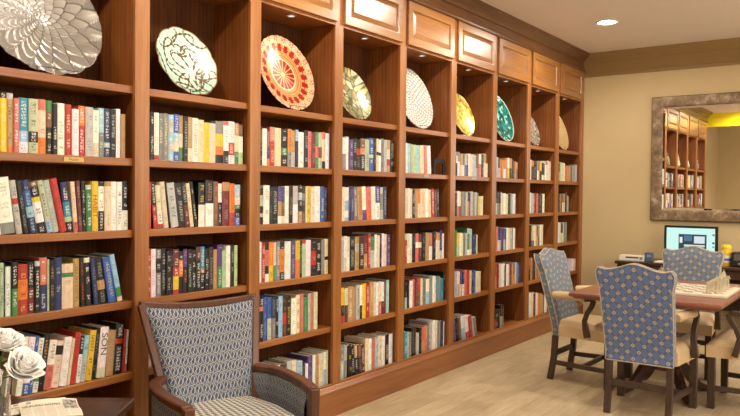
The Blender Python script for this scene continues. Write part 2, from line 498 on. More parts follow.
# bay, row: 'offset thickness height lean colours ink' in millimetres and degrees, measured from the left stile
BOOKS = {
(1,1): '92.6 29.4 240 0 K1Y9 C|122.6 25.4 238 0 S1A8O1 D|148.6 23.4 220 0 P W|172.6 40.4 226 0 T6L2W2 W|213.6 40.4 226 0 e6K2e2 K|254.6 34.4 228 0 P2C5O3 R|289.6 27.4 226 0 E2Z3K5 C|317.6 22.4 215 0 K W|340.6 35.4 221 0 W G|376.6 31.4 220 0 R C|408.6 31.4 203 0 W G|440.6 31.4 220 0 O4R6 W|472.6 38.4 218 0 S T|511.6 28.4 208 0 W7C3 G|540.6 28.4 220 0 L5G5 W|569.6 30.4 221 0 N7S1N2 W|600.6 30.4 220 0 K S|631.6 23.4 225 0 W C|655.6 22.4 203 0 A',
(1,2): '84.6 12.3 229 7 W|97.6 59 230 7 W8G2|161.5 25.2 221 8 S3R1S5 K|191.5 24.2 218 9 K|220.5 31 223 10 N2B3L2N3 L|256.5 36.8 217 11 Z1K2Y1W4K2 W|298.6 22.9 225 12 e7L2 K|322.6 29.7 226 12 S G|353.6 30.7 234 12 R M|385.6 33.1 218 8 N4T3e1K2 W|419.6 20.3 220 5 C8P2 P|440.6 19.4 224 4 M|460.6 18.4 224 2 K S|479.6 28.4 207 2 e1E9 W|508.6 31.4 224 0 Y -HABIT|540.6 29.4 224 0 K1W5K4 K|570.6 33.4 224 0 A1C9|604.6 28.4 224 0 W|633.6 27.4 224 0 W K|661.6 31.4 228 0 K6W4 W',
(1,3): '92.6 15.4 220 0 e K|108.6 8.4 216 0 K|117.6 22.4 202 0 W R|140.6 26.4 220 0 K5E5 W|167.6 40.4 207 0 R3O4R3 Y|208.6 29.4 215 0 K5M5 W|238.6 23.4 217 0 S1K9 W|262.6 33.4 229 0 P5N5 W|296.6 9.4 220 0 e|306.6 21.4 216 0 K A|328.6 34.4 225 0 N S|363.6 53.4 195 0 C2E1C7|417.6 27.4 215 0 A M|453.1 20.9 217 2 K R|478.4 28.6 215 3 C1K9 W|518.9 23 214 6 N G|546.4 37.3 216 7 K5A2K3|592.1 37.5 210 9 B S|642 26.5 223 12 L7E2C1',
(1,4): '157.6 24.2 243 -8 W S|182.6 28.1 238 -8 W8B2 G|211.6 16.2 239 -8 B W|228.6 22.2 227 -8 W4E4W2 K|251.6 26.1 240 -8 K A|278.6 32.1 210 -8 W5P5 K|311.6 36 200 -8 C1K2C7|348.6 35.1 211 -8 W S|384.6 12.3 202 -8 C|397.6 26.1 226 -8 R K|428.3 18.6 209 -7 K4W6 W|447.6 24.2 206 -7 L5S5 N|472.6 30.2 223 -7 Y K|503.6 21.2 228 -7 K|529.6 42.1 229 -6 W8C2 -SON|576.3 38.6 208 -5 A|615.6 43.2 233 -5 K3R1K6 M|663.2 12.8 203 -4 R|676.6 10.5 199 -4 W8P2',
(2,1): '73.8 22.4 230 0 K9 W|96.8 27.4 228 0 W9R1|124.8 27.4 227 0 G C|152.8 28.4 230 0 G C|181.8 31.4 226 0 L1S3L2S2L2 W|213.8 32.4 232 0 B4L2C2B2 W|246.8 28.4 228 0 A4C3E3|275.8 28.4 226 0 K S|304.8 29.4 226 0 A7C3|334.8 37.3 224 0 W R|372.5 37.3 218 0 C|410.8 37.4 207 0 Y|448.8 41.4 206 0 C Y|490.8 53.4 222 0 G3Y3O2K2|544.8 37.4 226 0 P1W6K3 M|582.8 47.4 228 0 W5R3W2 G|630.8 30.8 223 0 A3C4E3 W|662 30.8 217 0 Z3W4e3',
(2,2): '65.8 13.4 226 0 R|99.5 21.6 226 5 K5R5 W|125.5 28.5 211 6 C6W3R1 K|158.5 28.5 228 7 C|191.9 7.3 230 8 K|199.8 48.9 223 8 S K|249.8 43 224 8 K S|293.8 31.1 228 8 K5M5 S|325.8 23.2 225 8 C|353.8 19.2 233 9 K C|378.8 43.4 228 0 K5W5 Y|422.8 54.4 242 0 K5W5 A|477.8 33.4 236 0 Z P|512.8 26.4 226 0 W4K5 K|539.8 52.4 234 0 A2M8|592.8 39.4 228 0 O7R3|632.8 41.4 222 0 L3C2E1K2B2 W',
(2,3): '60.8 19.4 234 0 R W|80.8 31.4 233 0 W|112.8 30.4 231 0 G2K3G5 W|143.8 28.4 233 0 K S|172.8 28.4 220 0 K S|201.8 12.4 221 0 K|214.8 35.4 225 0 M4R2Y3R1 W|250.8 27.4 212 0 K2O4K4 W|278.8 26.4 221 0 V4K6 P|305.8 27.4 220 0 K e|333.8 24.4 215 0 K V|360.8 29.4 229 0 M3K7 W|390.8 31.4 228 0 T5A1K4 W|422.8 26.4 217 0 K W|449.8 29.4 223 0 D|479.8 26.4 208 0 A|506.8 33.4 231 0 V5E5 W|540.8 30.4 199 0 e|571.8 29.4 224 0 W|601.8 25.4 223 0 K e|627.8 23.4 223 0 e K',
(3,1): '77 19.4 221 0 K A|97 36.4 210 0 W|134 22.4 199 0 Z5N3O2|157 40.4 224 0 P3R5 C|198 55.4 222 0 C Y|254 54.4 219 0 K5E2K3 W|309 33.3 224 0 O6G4 K|342.7 33.3 218 0 A6S4|377 27.4 224 0 L3K7 B|405 52.4 213 0 W P|458 35.4 227 0 K S|494 34.8 224 0 P M|529.2 34.8 218 0 M|566 31.3 225 0 E4P3E3|597.7 31.3 219 0 e4M3e3|630 32.4 229 0 P2C6K2|663 38.1 224 0 W',
(3,2): '77 28.4 206 0 K2S3K2S1K2|106 50.4 222 0 W R|157 17.4 210 0 K|175 51.4 214 0 K S|227 31.3 218 0 V4A4W2|258.7 31.3 212 0 N4Z4C2|291 35.4 220 0 W|327 33.4 224 0 K A|361 45.4 222 0 S5W5|407 31.3 228 0 K2S2K3A3 W|438.7 31.3 222 0 D2G2D3Z3|471 14.4 216 0 C|486 37.3 222 0 Y O|523.7 37.3 216 0 C|562 54.4 222 0 W|617 31.8 222 0 B W|649.2 31.8 216 0 N',
(3,3): '76 17.4 232 0 W|94 30.4 227 0 R M|125 30.4 229 0 K2P4K2W2|156 36.4 228 0 O6Y4 Y|193 20.4 224 0 C6E4|214 33.4 228 0 G T|248 42.4 227 0 K2O6K2 M|291 52.4 224 0 W C|344 40.4 226 0 V S|385 39.4 224 0 Y5O5|425 22.4 222 0 K e|448 34.4 226 0 R1e9|483 46.4 224 0 W L|530 47.4 222 0 K3R4K3|578 50.4 222 0 K W|629 32.4 216 0 G|662 39.1 222 0 C5K1C4',
(3,4): '83 33.4 247 0 K2P1K7 W|117 28.4 251 0 B|146 33.3 246 0 B5S5 K|179.7 33.3 240 0 N5G5|214 25.4 241 0 K6M1K3 W|240 35.4 241 0 L V|276 35.4 233 0 D4R3D3 P|312 40.4 233 0 K Y|353 43.4 217 0 W|397 34.4 232 0 C K|432 31.4 236 0 P|465 39.4 212 0 E|505 23.4 229 0 S|529 30.4 230 0 P|560 35.4 232 0 C',
(3,5): '76 49.4 245 0 W S|126 53.4 232 0 W|180 37.4 216 0 K|218 38.4 212 0 W5P5|257 30.8 214 0 K3A7|288.2 30.8 208 0 D3Z7|320 39.4 220 0 S|360 40.4 217 0 C|401 53.4 204 0 L K|455 29.4 192 0 K|485 24.4 175 0 W|510 42.4 217 0 V|553 26.4 215 0 W|580 35.4 214 0 A K|616 44.4 215 0 C A|661 25.4 217 0 W5L5|687 14.1 224 0 C',
(4,1): '91.2 40.4 207 0 W5G5|132.2 28.4 217 0 W|161.2 43.4 202 0 V S|205.2 39.4 211 0 K S|245.2 44.4 207 0 K3R2K5|290.2 53.4 218 0 Z3A2K5 W|344.2 48.4 214 0 e K|393.2 49.4 226 0 B5e1B4 W|443.2 28.4 223 0 K|472.2 27.8 226 0 C4K1C5|500.4 27.8 220 0 W4D1W5|529.2 35.8 231 0 G K|565.4 35.8 225 0 S|602.2 42.4 227 0 A3C3R2A2|645.2 55.9 227 0 K S',
(4,2): '86.2 31.4 222 0 C P|118.2 41.4 220 0 W4L3W2L1|160.2 25.4 224 0 N|193.7 30.9 214 2 V S|228.9 31.6 221 3 G W|265.1 55.4 222 4 A D|321.2 48.3 226 4 W7V3|370.2 55.3 223 3 P7O3 R|426.2 49.3 228 3 W|476.2 50.3 230 3 V5W5 W|527.2 35.4 225 2 S2G5S3|563.2 42.4 229 1 N S',
(4,3): '87.2 29.4 229 0 S B|117.2 31.8 231 0 W6C4|149.4 31.8 225 0 C6W4|182.2 54.4 228 0 K S|237.2 43.4 222 0 A2S2A5 K|281.2 55.4 228 0 D W|337.2 44.4 229 0 M5A4 P|382.2 32.4 231 0 R W|415.2 51.4 241 0 K1E4S5|467.2 27.8 228 0 W|495.4 27.8 222 0 C|524.2 23.4 230 0 K S|548.2 30.3 232 0 W|578.9 30.3 226 0 C|610.2 41.4 222 0 V S',
(4,4): '91.2 36.3 230 0 Y5K3R2|127.9 36.3 224 0 C5D3M2|165.2 54.4 232 0 A P|220.2 33.4 224 0 A|254.2 42.4 232 0 S e|297.2 27.4 229 0 W6K4|325.2 43.4 234 0 Y O|369.2 40.4 234 0 R W|410.2 46.4 239 0 A C|457.2 29.8 234 0 C G|487.4 29.8 228 0 W|518.2 33.8 232 0 C6P4 P|552.4 33.8 226 0 W6M4|587.2 23.4 229 0 M|611.2 33.4 234 0 t W',
(4,5): '93.2 33.3 232 0 G4S5 W|126.9 33.3 226 0 S4G5|176.5 39 219 4 K Y|216.2 38.3 206 4 K S|255.2 34.7 211 4 A3K4 W|290.4 34.7 205 4 Z3D4|326.2 40.3 196 4 M V|367.2 35.3 230 0 C|402.9 35.3 224 0 W|439.2 41.4 216 0 P|481.2 41.4 219 0 S T|523.2 38.3 225 0 C S|561.9 38.3 219 0 W|601.2 48.4 220 0 K C|650.2 50.9 217 0 W',
(5,1): '106.4 25.4 220 2 W|132.4 42.4 218 2 L W|179.2 31.6 215 3 e|211.4 43.3 213 3 e E|259.1 50.6 212 4 L|310.4 54.3 215 4 C|369.2 46.5 219 5 P|416.4 52.2 217 5 W S',
(5,2): '102.4 37.4 220 0 C|140.4 28.3 222 0 W|169.1 28.3 216 0 C|198.4 34.4 204 0 K W|240.5 36.3 213 2 A|277.4 39.4 214 2 O5C5|321.1 69.6 219 3 C P|391.4 41.8 220 3 W|433.6 41.8 214 3 C|476.4 43.2 221 3 R M|520.1 43.2 215 3 M|564.4 43.3 220 3 K S',
(5,3): '100.4 33.4 216 0 S2R8 W|134.4 34.3 219 0 C5W5|169.1 34.3 213 0 W5C5|204.4 44.4 212 0 K|249.4 44.8 214 0 P3W2P5|294.6 44.8 208 0 M3C2M5|340.4 55.4 216 0 K|396.4 52.4 214 0 A|449.4 51.4 212 0 P5W5|501.4 47.4 220 0 K|549.4 29.3 213 0 O2W5|579.1 29.3 207 0 A2C5|609.4 39.4 226 0 N7S3 S|649.4 25.4 199 0 W',
(5,4): '112.4 33.4 205 0 K6t4|146.4 24.4 207 0 K|171.4 48.4 199 0 W|220.4 30.8 208 0 P M|251.6 30.8 202 0 M|283.4 45.4 213 0 R5Z5|329.4 27.4 205 0 C|357.4 55.4 201 0 G N|413.4 46.4 191 0 W5L5|460.4 47.4 207 0 G|508.4 28.8 207 0 W e|537.6 28.8 201 0 C|567.4 29.3 202 0 T|597.1 29.3 196 0 G|627.4 49.4 177 0 T|677.4 23.7 224 0 K',
(5,5): '106.4 42.4 205 0 T W|149.4 29.3 197 0 S K|179.1 29.3 191 0 G|209.4 29.8 221 0 K|239.6 29.8 215 0 D|271.4 50.4 169 0 S|322.4 30.4 207 0 K|353.4 52.4 201 0 P5A5|406.4 42.4 205 0 A5P5|449.4 32.3 231 0 G V|482.1 32.3 225 0 S|515.4 38.3 233 0 W|554.1 38.3 227 0 C|593.4 44.4 218 0 G|638.4 45.4 212 0 N|684.4 16.7 201 0 W',
(6,1): '113.6 24.4 163 0 W3K5|138.6 47.4 196 0 G4W6|186.6 41.3 184 0 A5C5|228.3 41.3 178 0 Z5W5|270.6 32.8 187 0 S5B5|303.8 32.8 181 0 G5N5|337.6 33.8 191 0 W|371.8 33.8 185 0 C|406.6 28.3 188 0 L|435.3 28.3 182 0 S|464.6 28.8 191 0 M6S4|493.8 28.8 185 0 Z6G4|523.6 47.4 194 0 W3P4|571.6 47.4 196 0 K|619.6 40.4 205 0 A4C6|660.4 40.4 199 0 Z4W6',
(6,2): '121.6 24.4 192 0 M5K5|146.6 31.8 208 0 W6P4|178.8 31.8 202 0 C6M4|211.6 44.4 204 0 G|256.6 32.8 204 0 G K|289.8 32.8 198 0 S|323.6 27.8 200 0 K3A5|351.8 27.8 194 0 D3Z5|380.6 39.8 206 0 S|420.8 39.8 200 0 G|461.6 28.8 200 0 S|490.8 28.8 194 0 G|521.6 31.4 167 0 Y|553.4 31.4 161 0 C|585.2 31.4 167 0 C',
(6,3): '122.6 31.4 217 0 E|155.6 42.4 194 0 Y5e5|198.6 32.3 192 0 W|231.3 32.3 186 0 C|264.6 33.3 190 0 G K|298.3 33.3 184 0 S|332.6 42.8 225 0 L2E6W2|375.8 42.8 219 0 S2e6C2|419.6 39.4 168 0 N|459.6 34.4 172 0 N S|494.6 23.4 165 0 C',
(6,4): '120.6 42.4 214 0 S|163.6 43.4 210 0 W5S5|207.6 37.8 200 0 V5C5|245.8 37.8 194 0 N5W5|284.6 44.4 211 0 P|329.6 45.4 207 0 R|375.6 45.4 198 0 C|421.6 34.3 204 0 N S|456.3 34.3 198 0 B|491.6 47.4 183 0 C|539.6 47.4 179 0 C',
(6,5): '119.6 36.2 201 6 V|160.2 45.5 202 7 K|210.2 45.4 201 8 Z|260.2 58.1 200 9 W5L5|323.2 59.9 198 10 W7R3|388 60.8 191 11 R|453.8 36.9 175 12 S P|491.9 36.9 169 12 G',
(7,1): '111.8 45.4 185 0 S|157.8 43.4 181 0 K5S5|201.8 31.8 167 0 O|234 31.8 161 0 A|266.8 47.4 169 0 O5W5|314.8 44.4 188 0 A|359.8 40.4 190 0 W5Y5|400.8 54.4 187 0 A5K5|455.8 55.4 172 0 K|511.8 34.3 163 0 O4A6|546.5 34.3 157 0 A4Z6',
(7,2): '120.8 34.1 210 0 K5S5|155.3 34.1 204 0 D5G5|189.7 34.1 210 0 D5G5|224.8 27.8 200 0 W|253 27.8 194 0 C|282.8 43.3 194 0 W|326.5 43.3 188 0 C|370.8 29.3 196 0 K|400.5 29.3 190 0 D|430.8 28.3 196 0 G|459.5 28.3 190 0 S|488.8 55.4 190 0 W',
(7,3): '130.8 38.4 223 0 P|169.8 29.3 199 0 V5W5|199.5 29.3 193 0 N5C5|229.8 27.8 202 0 V|258 27.8 196 0 N|286.8 32.8 200 0 V5S5|320 32.8 194 0 N5G5|353.8 40.3 204 0 W|394.5 40.3 198 0 C|435.8 30.8 201 0 S K|467 30.8 195 0 G|498.8 27.8 199 0 W|527 27.8 193 0 C',
(7,4): '122.8 41.8 215 0 R5P5|165 41.8 209 0 M5M5|207.8 36.4 214 0 C|244.6 36.4 208 0 W|281.4 36.4 214 0 W|318.8 39.4 197 0 K|358.8 53.4 199 0 W|412.8 31.3 201 0 P5A5|444.5 31.3 195 0 M5Z5|476.8 36.8 201 0 A5O5|514 36.8 195 0 Z5A5|551.8 27.8 203 0 S|580 27.8 197 0 G|608.8 35.3 198 0 B|644.5 35.3 192 0 N',
(7,5): '122.8 37.4 189 0 K5R5|160.8 38.8 182 0 K W|200 38.8 176 0 D|239.8 34.8 213 0 K5S5|275 34.8 207 0 D5G5',
(8,1): '116 54.4 195 0 W|171 30.3 191 0 O3D7|201.7 30.3 185 0 A3K7|233 33.8 182 0 K W|267.2 33.8 176 0 D|302 30.8 191 0 A5W5|333.2 30.8 185 0 Z5C5|366 28.3 187 0 Y5K5|394.7 28.3 181 0 C5D5|424 43.3 177 0 K7W3|467.7 43.3 171 0 D7C3|512 32.8 199 0 O2W8|545.2 32.8 193 0 A2C8|579 41.3 203 0 W|620.7 41.3 197 0 C',
(8,2): '127 54.4 204 0 W|183 51.4 198 0 S|235 30.8 198 0 R W|266.2 30.8 192 0 M|298 35.8 198 0 P|334.2 35.8 192 0 M|371 43.3 194 0 K S|414.7 43.3 188 0 D|459 55.4 194 0 W',
(8,3): '145 39.4 211 0 K|185 30.3 203 0 Y7V3|215.7 30.3 197 0 C7N3|247 30.8 208 0 W|278.2 30.8 202 0 C|310 42.3 199 0 Z5A5|352.7 42.3 193 0 A5Z5|396 32.1 209 0 W|428.5 32.1 203 0 C|460.9 32.1 209 0 C',
(8,4): '129 45.4 223 0 R5K5|175 29.8 226 0 A K|205.2 29.8 220 0 Z|236 30.8 222 0 K|267.2 30.8 216 0 D|299 31.3 211 0 A R|330.7 31.3 205 0 Z|363 31.8 200 0 K5A5|395.2 31.8 194 0 D5Z5|428 31.8 190 0 C|460.2 31.8 184 0 W',
(8,5): '162 35.7 250 0 W|198.1 35.7 244 0 C|234.3 35.7 250 0 C|271 47.4 229 0 M|319 28.3 236 0 W|347.7 28.3 230 0 C|377 36.4 215 0 O|413.8 36.4 209 0 A|450.6 36.4 215 0 A|488 29.3 199 0 A|517.7 29.3 193 0 Z|548 41.8 184 0 W|590.2 41.8 178 0 C',
(9,1): '136.2 45.4 194 0 K5A5|182.2 35.8 204 0 e|218.4 35.8 198 0 C|255.2 41.8 200 0 C e|297.4 41.8 194 0 W|341.2 42.4 170 0 O|384 42.4 164 0 A|426.8 42.4 170 0 A|470.2 33.8 167 0 A|504.4 33.8 161 0 Z|539.2 28.8 183 0 G|568.4 28.8 177 0 S|598.2 32.4 193 0 G N|631 32.4 187 0 S|663.8 32.4 193 0 S',
(9,2): '149.2 46.4 202 0 K|196.2 30.3 196 0 A|226.9 30.3 190 0 Z|258.2 36.3 204 0 Z5W5|294.9 36.3 198 0 A5C5|332.2 32.8 218 0 K|365.4 32.8 212 0 D|400.2 27.8 176 0 S|428.4 27.8 170 0 G',
(9,3): '162.2 31.8 221 0 W|194.4 31.8 215 0 C|227.2 32.3 213 0 K5e5|259.9 32.3 207 0 D5C5|293.2 39.4 217 0 S W|333 39.4 211 0 G|372.8 39.4 217 0 G',
(9,4): '601.2 50.4 130 0 W|652.2 48.9 130 0 C',
(2,4): '62 26 225 0 W K|89 30 215 0 P W|120 24 220 0 S K|145 28 228 0 W R|174 30 210 0 N W|205 33 222 0 C K',
}

# ---------------------------------------------------------------- the built-in bookcase
X1, P, HW = 1.395, .7448, .0407
ST = [X1 + P * i for i in range(10)]
SHELF = {1: 1.566, 2: 1.2315, 3: .899, 4: .562, 5: .184}
DISPLAY = 1.904
bc = thing('bookcase', 'long built-in cherry wood bookcase of nine bays with cupboard doors along the top', 'bookcase', (4.75, .15, 0))
XL, XR = ST[0] - HW, ST[-1] + HW
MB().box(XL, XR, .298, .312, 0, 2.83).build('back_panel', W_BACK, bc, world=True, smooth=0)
for i, x in enumerate(ST):
    w = HW
    MB().box(x - w, x + w, 0, .02, .19, 2.83).build('stile', W_V, bc, world=True, bevel=.0015)
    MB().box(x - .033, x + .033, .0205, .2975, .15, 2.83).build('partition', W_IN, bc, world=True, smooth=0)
for i in range(9):
    a, b = ST[i] + .0335, ST[i + 1] - .0335
    a2, b2 = ST[i] + HW + .0005, ST[i + 1] - HW - .0005
    for z in list(SHELF.values())[:4] + [DISPLAY]:
        MB().box(a, b, .0195 if False else .021, .2965, z - .036, z).build('shelf', W_H, bc, world=True, bevel=.003)
    MB().box(a, b, .021, .2965, .15, .184).build('bottom_shelf', W_H, bc, world=True, bevel=.002)
    MB().box(a2, b2, .001, .0205, .1905, .2).build('bottom_rail', W_H, bc, world=True, bevel=.002)
    MB().box(a, b, .021, .2965, 2.478, 2.496).build('niche_ceiling', W_H, bc, world=True, smooth=0)
    MB().box(a2, b2, .001, .0205, 2.472, 2.83).build('top_rail', W_V, bc, world=True, bevel=.0015)
    # cupboard door: mitred frame with a raised panel
    d0, d1, z0, z1 = ST[i] + .036, ST[i + 1] - .036, 2.492, 2.806
    yf, yb, fw = -.02, -.0005, .058
    m = MB()
    O = [(d0, z0), (d1, z0), (d1, z1), (d0, z1)]
    I = [(d0 + fw, z0 + fw), (d1 - fw, z0 + fw), (d1 - fw, z1 - fw), (d0 + fw, z1 - fw)]
    I2 = [(d0 + fw + .008, z0 + fw + .008), (d1 - fw - .008, z0 + fw + .008), (d1 - fw - .008, z1 - fw - .008), (d0 + fw + .008, z1 - fw - .008)]
    v = [(x, yf, z) for x, z in O] + [(x, yf, z) for x, z in I] + [(x, yf + .012, z) for x, z in I2] + [(x, yb, z) for x, z in O] + [(x, yb, z) for x, z in I2]
    f = []
    for k in range(4):
        n = (k + 1) % 4
        f += [(k, n, 4 + n, 4 + k), (4 + k, 4 + n, 8 + n, 8 + k), (k, 12 + k, 12 + n, n), (8 + k, 8 + n, 16 + n, 16 + k), (12 + k, 16 + k, 16 + n, 12 + n)]
    m.add(v, f)
    dr = m.build('door', W_DOOR, bc, world=True, bevel=.002)
    q = fw + .0085
    A = [(d0 + q, z0 + q), (d1 - q, z0 + q), (d1 - q, z1 - q), (d0 + q, z1 - q)]
    q2 = q + .028
    B = [(d0 + q2, z0 + q2), (d1 - q2, z0 + q2), (d1 - q2, z1 - q2), (d0 + q2, z1 - q2)]
    m = MB()
    m.add([(x, yf + .012, z) for x, z in A] + [(x, yf + .002, z) for x, z in B] + [(x, yb - .001, z) for x, z in A],
          [(4, 5, 6, 7), (8, 11, 10, 9)] + [(k, (k + 1) % 4, 4 + (k + 1) % 4, 4 + k) for k in range(4)] + [(k, 8 + k, 8 + (k + 1) % 4, (k + 1) % 4) for k in range(4)])
    m.build('raised_panel', W_DOOR, dr, world=True, smooth=0)
    # puck light in the niche ceiling
    cx, cy = (ST[i] + ST[i + 1]) / 2, .075
    pk = MB().lathe([(.034, 2.4775), (.034, 2.471), (.028, 2.4685), (.022, 2.4685), (.02, 2.474), (.0, 2.474)][:5], 20, (cx, cy, 0)).build('puck_light', M_STEEL, bc, world=True)
    MB().lathe([(.019, 2.4735), (.0185, 2.4705), (.004, 2.4695)], 16, (cx, cy, 0)).build('lens', emit('puck_lens', (1, .9, .75), 1.2), pk, world=True)
    L = bpy.data.lights.new('puck_lamp', 'SPOT'); L.energy = (5.5, 3.2, 3.4, 5, 3, 5, 5, 5, 5)[i]; L.color = (1, .9, .76)
    L.spot_size = math.radians(112); L.spot_blend = .55; L.shadow_soft_size = .02
    lo = bpy.data.objects.new('puck_lamp', L); COL.objects.link(lo)
    lo.location = (cx, cy - .01, 2.465); lo.rotation_euler = (math.radians(6), 0, 0)
prof = [(.02, 2.808), (-.02, 2.808), (-.03, 2.816), (-.032, 2.83), (-.022, 2.842), (-.02, 2.85), (-.02, 2.905), (-.034, 2.912), (-.04, 2.925),
        (-.06, 2.945), (-.088, 2.962), (-.094, 2.968), (-.096, 2.98), (-.108, 2.986), (-.108, 2.999), (.02, 2.999)]
MB().prism(prof, 0, XL, XR).build('crown_moulding', W_CROWN_SHADED, bc, world=True, smooth=25)
prof = [(.0, .002), (-.03, .002), (-.03, .15), (-.034, .155), (-.032, .164), (-.02, .172), (-.012, .184), (-.004, .1895), (.02, .1895), (.02, .002)]
MB().prism(prof, 0, XL, XR).build('base_moulding', wood('cherry_wood_base', 0, '7a4626', '8e5830', 'a06a3c'), bc, world=True, smooth=25)


def text_mesh(txt, size, name, mat, parent, loc, rot, extr=.0006, sx=1.0):
    cu = bpy.data.curves.new(name, 'FONT'); cu.body = txt; cu.size = size; cu.extrude = extr
    cu.align_x = 'CENTER'; cu.align_y = 'CENTER'
    tmp = bpy.data.objects.new(name, cu); COL.objects.link(tmp)
    bpy.context.view_layer.update()
    dg = bpy.context.evaluated_depsgraph_get()
    me = bpy.data.meshes.new_from_object(tmp.evaluated_get(dg))
    bpy.data.objects.remove(tmp); bpy.data.curves.remove(cu)
    me.materials.clear(); me.materials.append(mat); me.name = name
    o = bpy.data.objects.new(name, me); COL.objects.link(o)
    o.parent = parent; o.location = loc; o.rotation_euler = rot; o.scale = (sx, 1, 1)
    return o


M_INK = plain('dark_ink', '201a14', .6)
for (a, b, mt, txt) in ((1.753, 1.848, M_BRASS, 'Fiction'), (4.704, 4.78, M_SILVERTAG, ''), (5.47, 5.56, M_SILVERTAG, '')):
    z0, z1 = 1.5375, 1.5585
    pl = MB().box(a, b, .0185, .0208, z0, z1).build('name_plate', mt, bc, world=True, bevel=.0006)
    if txt:
        off = bc.location
        text_mesh(txt, .0165, 'plate_lettering', M_INK, pl, ((a + b) / 2 - off.x, .0183 - off.y, (z0 + z1) / 2 - off.z), (PI / 2, 0, 0), .0002)
tag(bc)

# ---------------------------------------------------------------- books
PAL = {'W': 'eeebe4', 'C': 'e0d2b0', 'K': '1d1917', 'G': '85837c', 'S': 'b9bcb8', 'N': '2b355e', 'B': '3d5fa6', 'L': '9dc3d8', 'T': '3d8ba3',
       't': '9fc8c4', 'R': 'b5362a', 'P': 'cf7264', 'M': '6d2a2c', 'O': 'dd7b2c', 'Y': 'e3c030', 'E': '45824a', 'e': 'b4c59c', 'V': '574080',
       'D': '3c2a21', 'A': 'b8905e', 'Z': '7a5438'}
NAMES = {'W': 'white', 'C': 'cream', 'K': 'black', 'G': 'grey', 'S': 'pale grey', 'N': 'navy', 'B': 'blue', 'L': 'light blue', 'T': 'teal', 't': 'pale teal',
         'R': 'red', 'P': 'salmon', 'M': 'maroon', 'O': 'orange', 'Y': 'yellow', 'E': 'green', 'e': 'pale green', 'V': 'purple', 'D': 'dark brown', 'A': 'tan', 'Z': 'brown'}
ORD = ['', 'first', 'second', 'third', 'fourth', 'fifth', 'sixth', 'seventh', 'eighth', 'ninth', 'tenth', 'eleventh', 'twelfth', 'thirteenth', 'fourteenth',
       'fifteenth', 'sixteenth', 'seventeenth', 'eighteenth', 'nineteenth', 'twentieth', 'twenty-first', 'twenty-second', 'twenty-third', 'twenty-fourth']
PLATE = {1: 'silver flower plate', 2: 'mint scroll plate', 3: 'red medallion plate', 4: 'glass mosaic plate', 5: 'white hobnail plate', 6: 'gold leaf plate',
         7: 'teal shell plate', 8: 'small grey plate', 9: 'cream dotted plate'}


def parse(code):
    out = []; i = 0
    while i < len(code):
        c = code[i]; i += 1; n = ''
        while i < len(code) and code[i].isdigit(): n += code[i]; i += 1
        out.append([c, int(n) if n else 10])
    s = sum(q[1] for q in out)
    return [(c, n / s) for c, n in out]


class BookMB:
    def __init__(s): s.v = []; s.f = []; s.col = []; s.ink = []; s.uv = []

    def quad(s, pts, col, ink=(0, 0, 0, 0), uv=None):
        b = len(s.v); s.v += pts; s.f.append(tuple(range(b, b + len(pts))))
        s.col += [(*col, 1)] * len(pts); s.ink += [ink] * len(pts)
        s.uv += uv if uv else [(0, 0)] * len(pts)

    def link(s, name, mat):
        me = bpy.data.meshes.new(name); me.from_pydata(s.v, [], s.f)
        me.materials.append(mat)
        a = me.attributes.new('Col', 'FLOAT_COLOR', 'CORNER'); a.data.foreach_set('color', [x for c in s.col for x in c])
        a = me.attributes.new('Ink', 'FLOAT_COLOR', 'CORNER'); a.data.foreach_set('color', [x for c in s.ink for x in c])
        L = me.uv_layers.new(name='UVMap'); L.data.foreach_set('uv', [x for c in s.uv for x in c])
        o = bpy.data.objects.new(name, me); COL.objects.link(o)
        return o


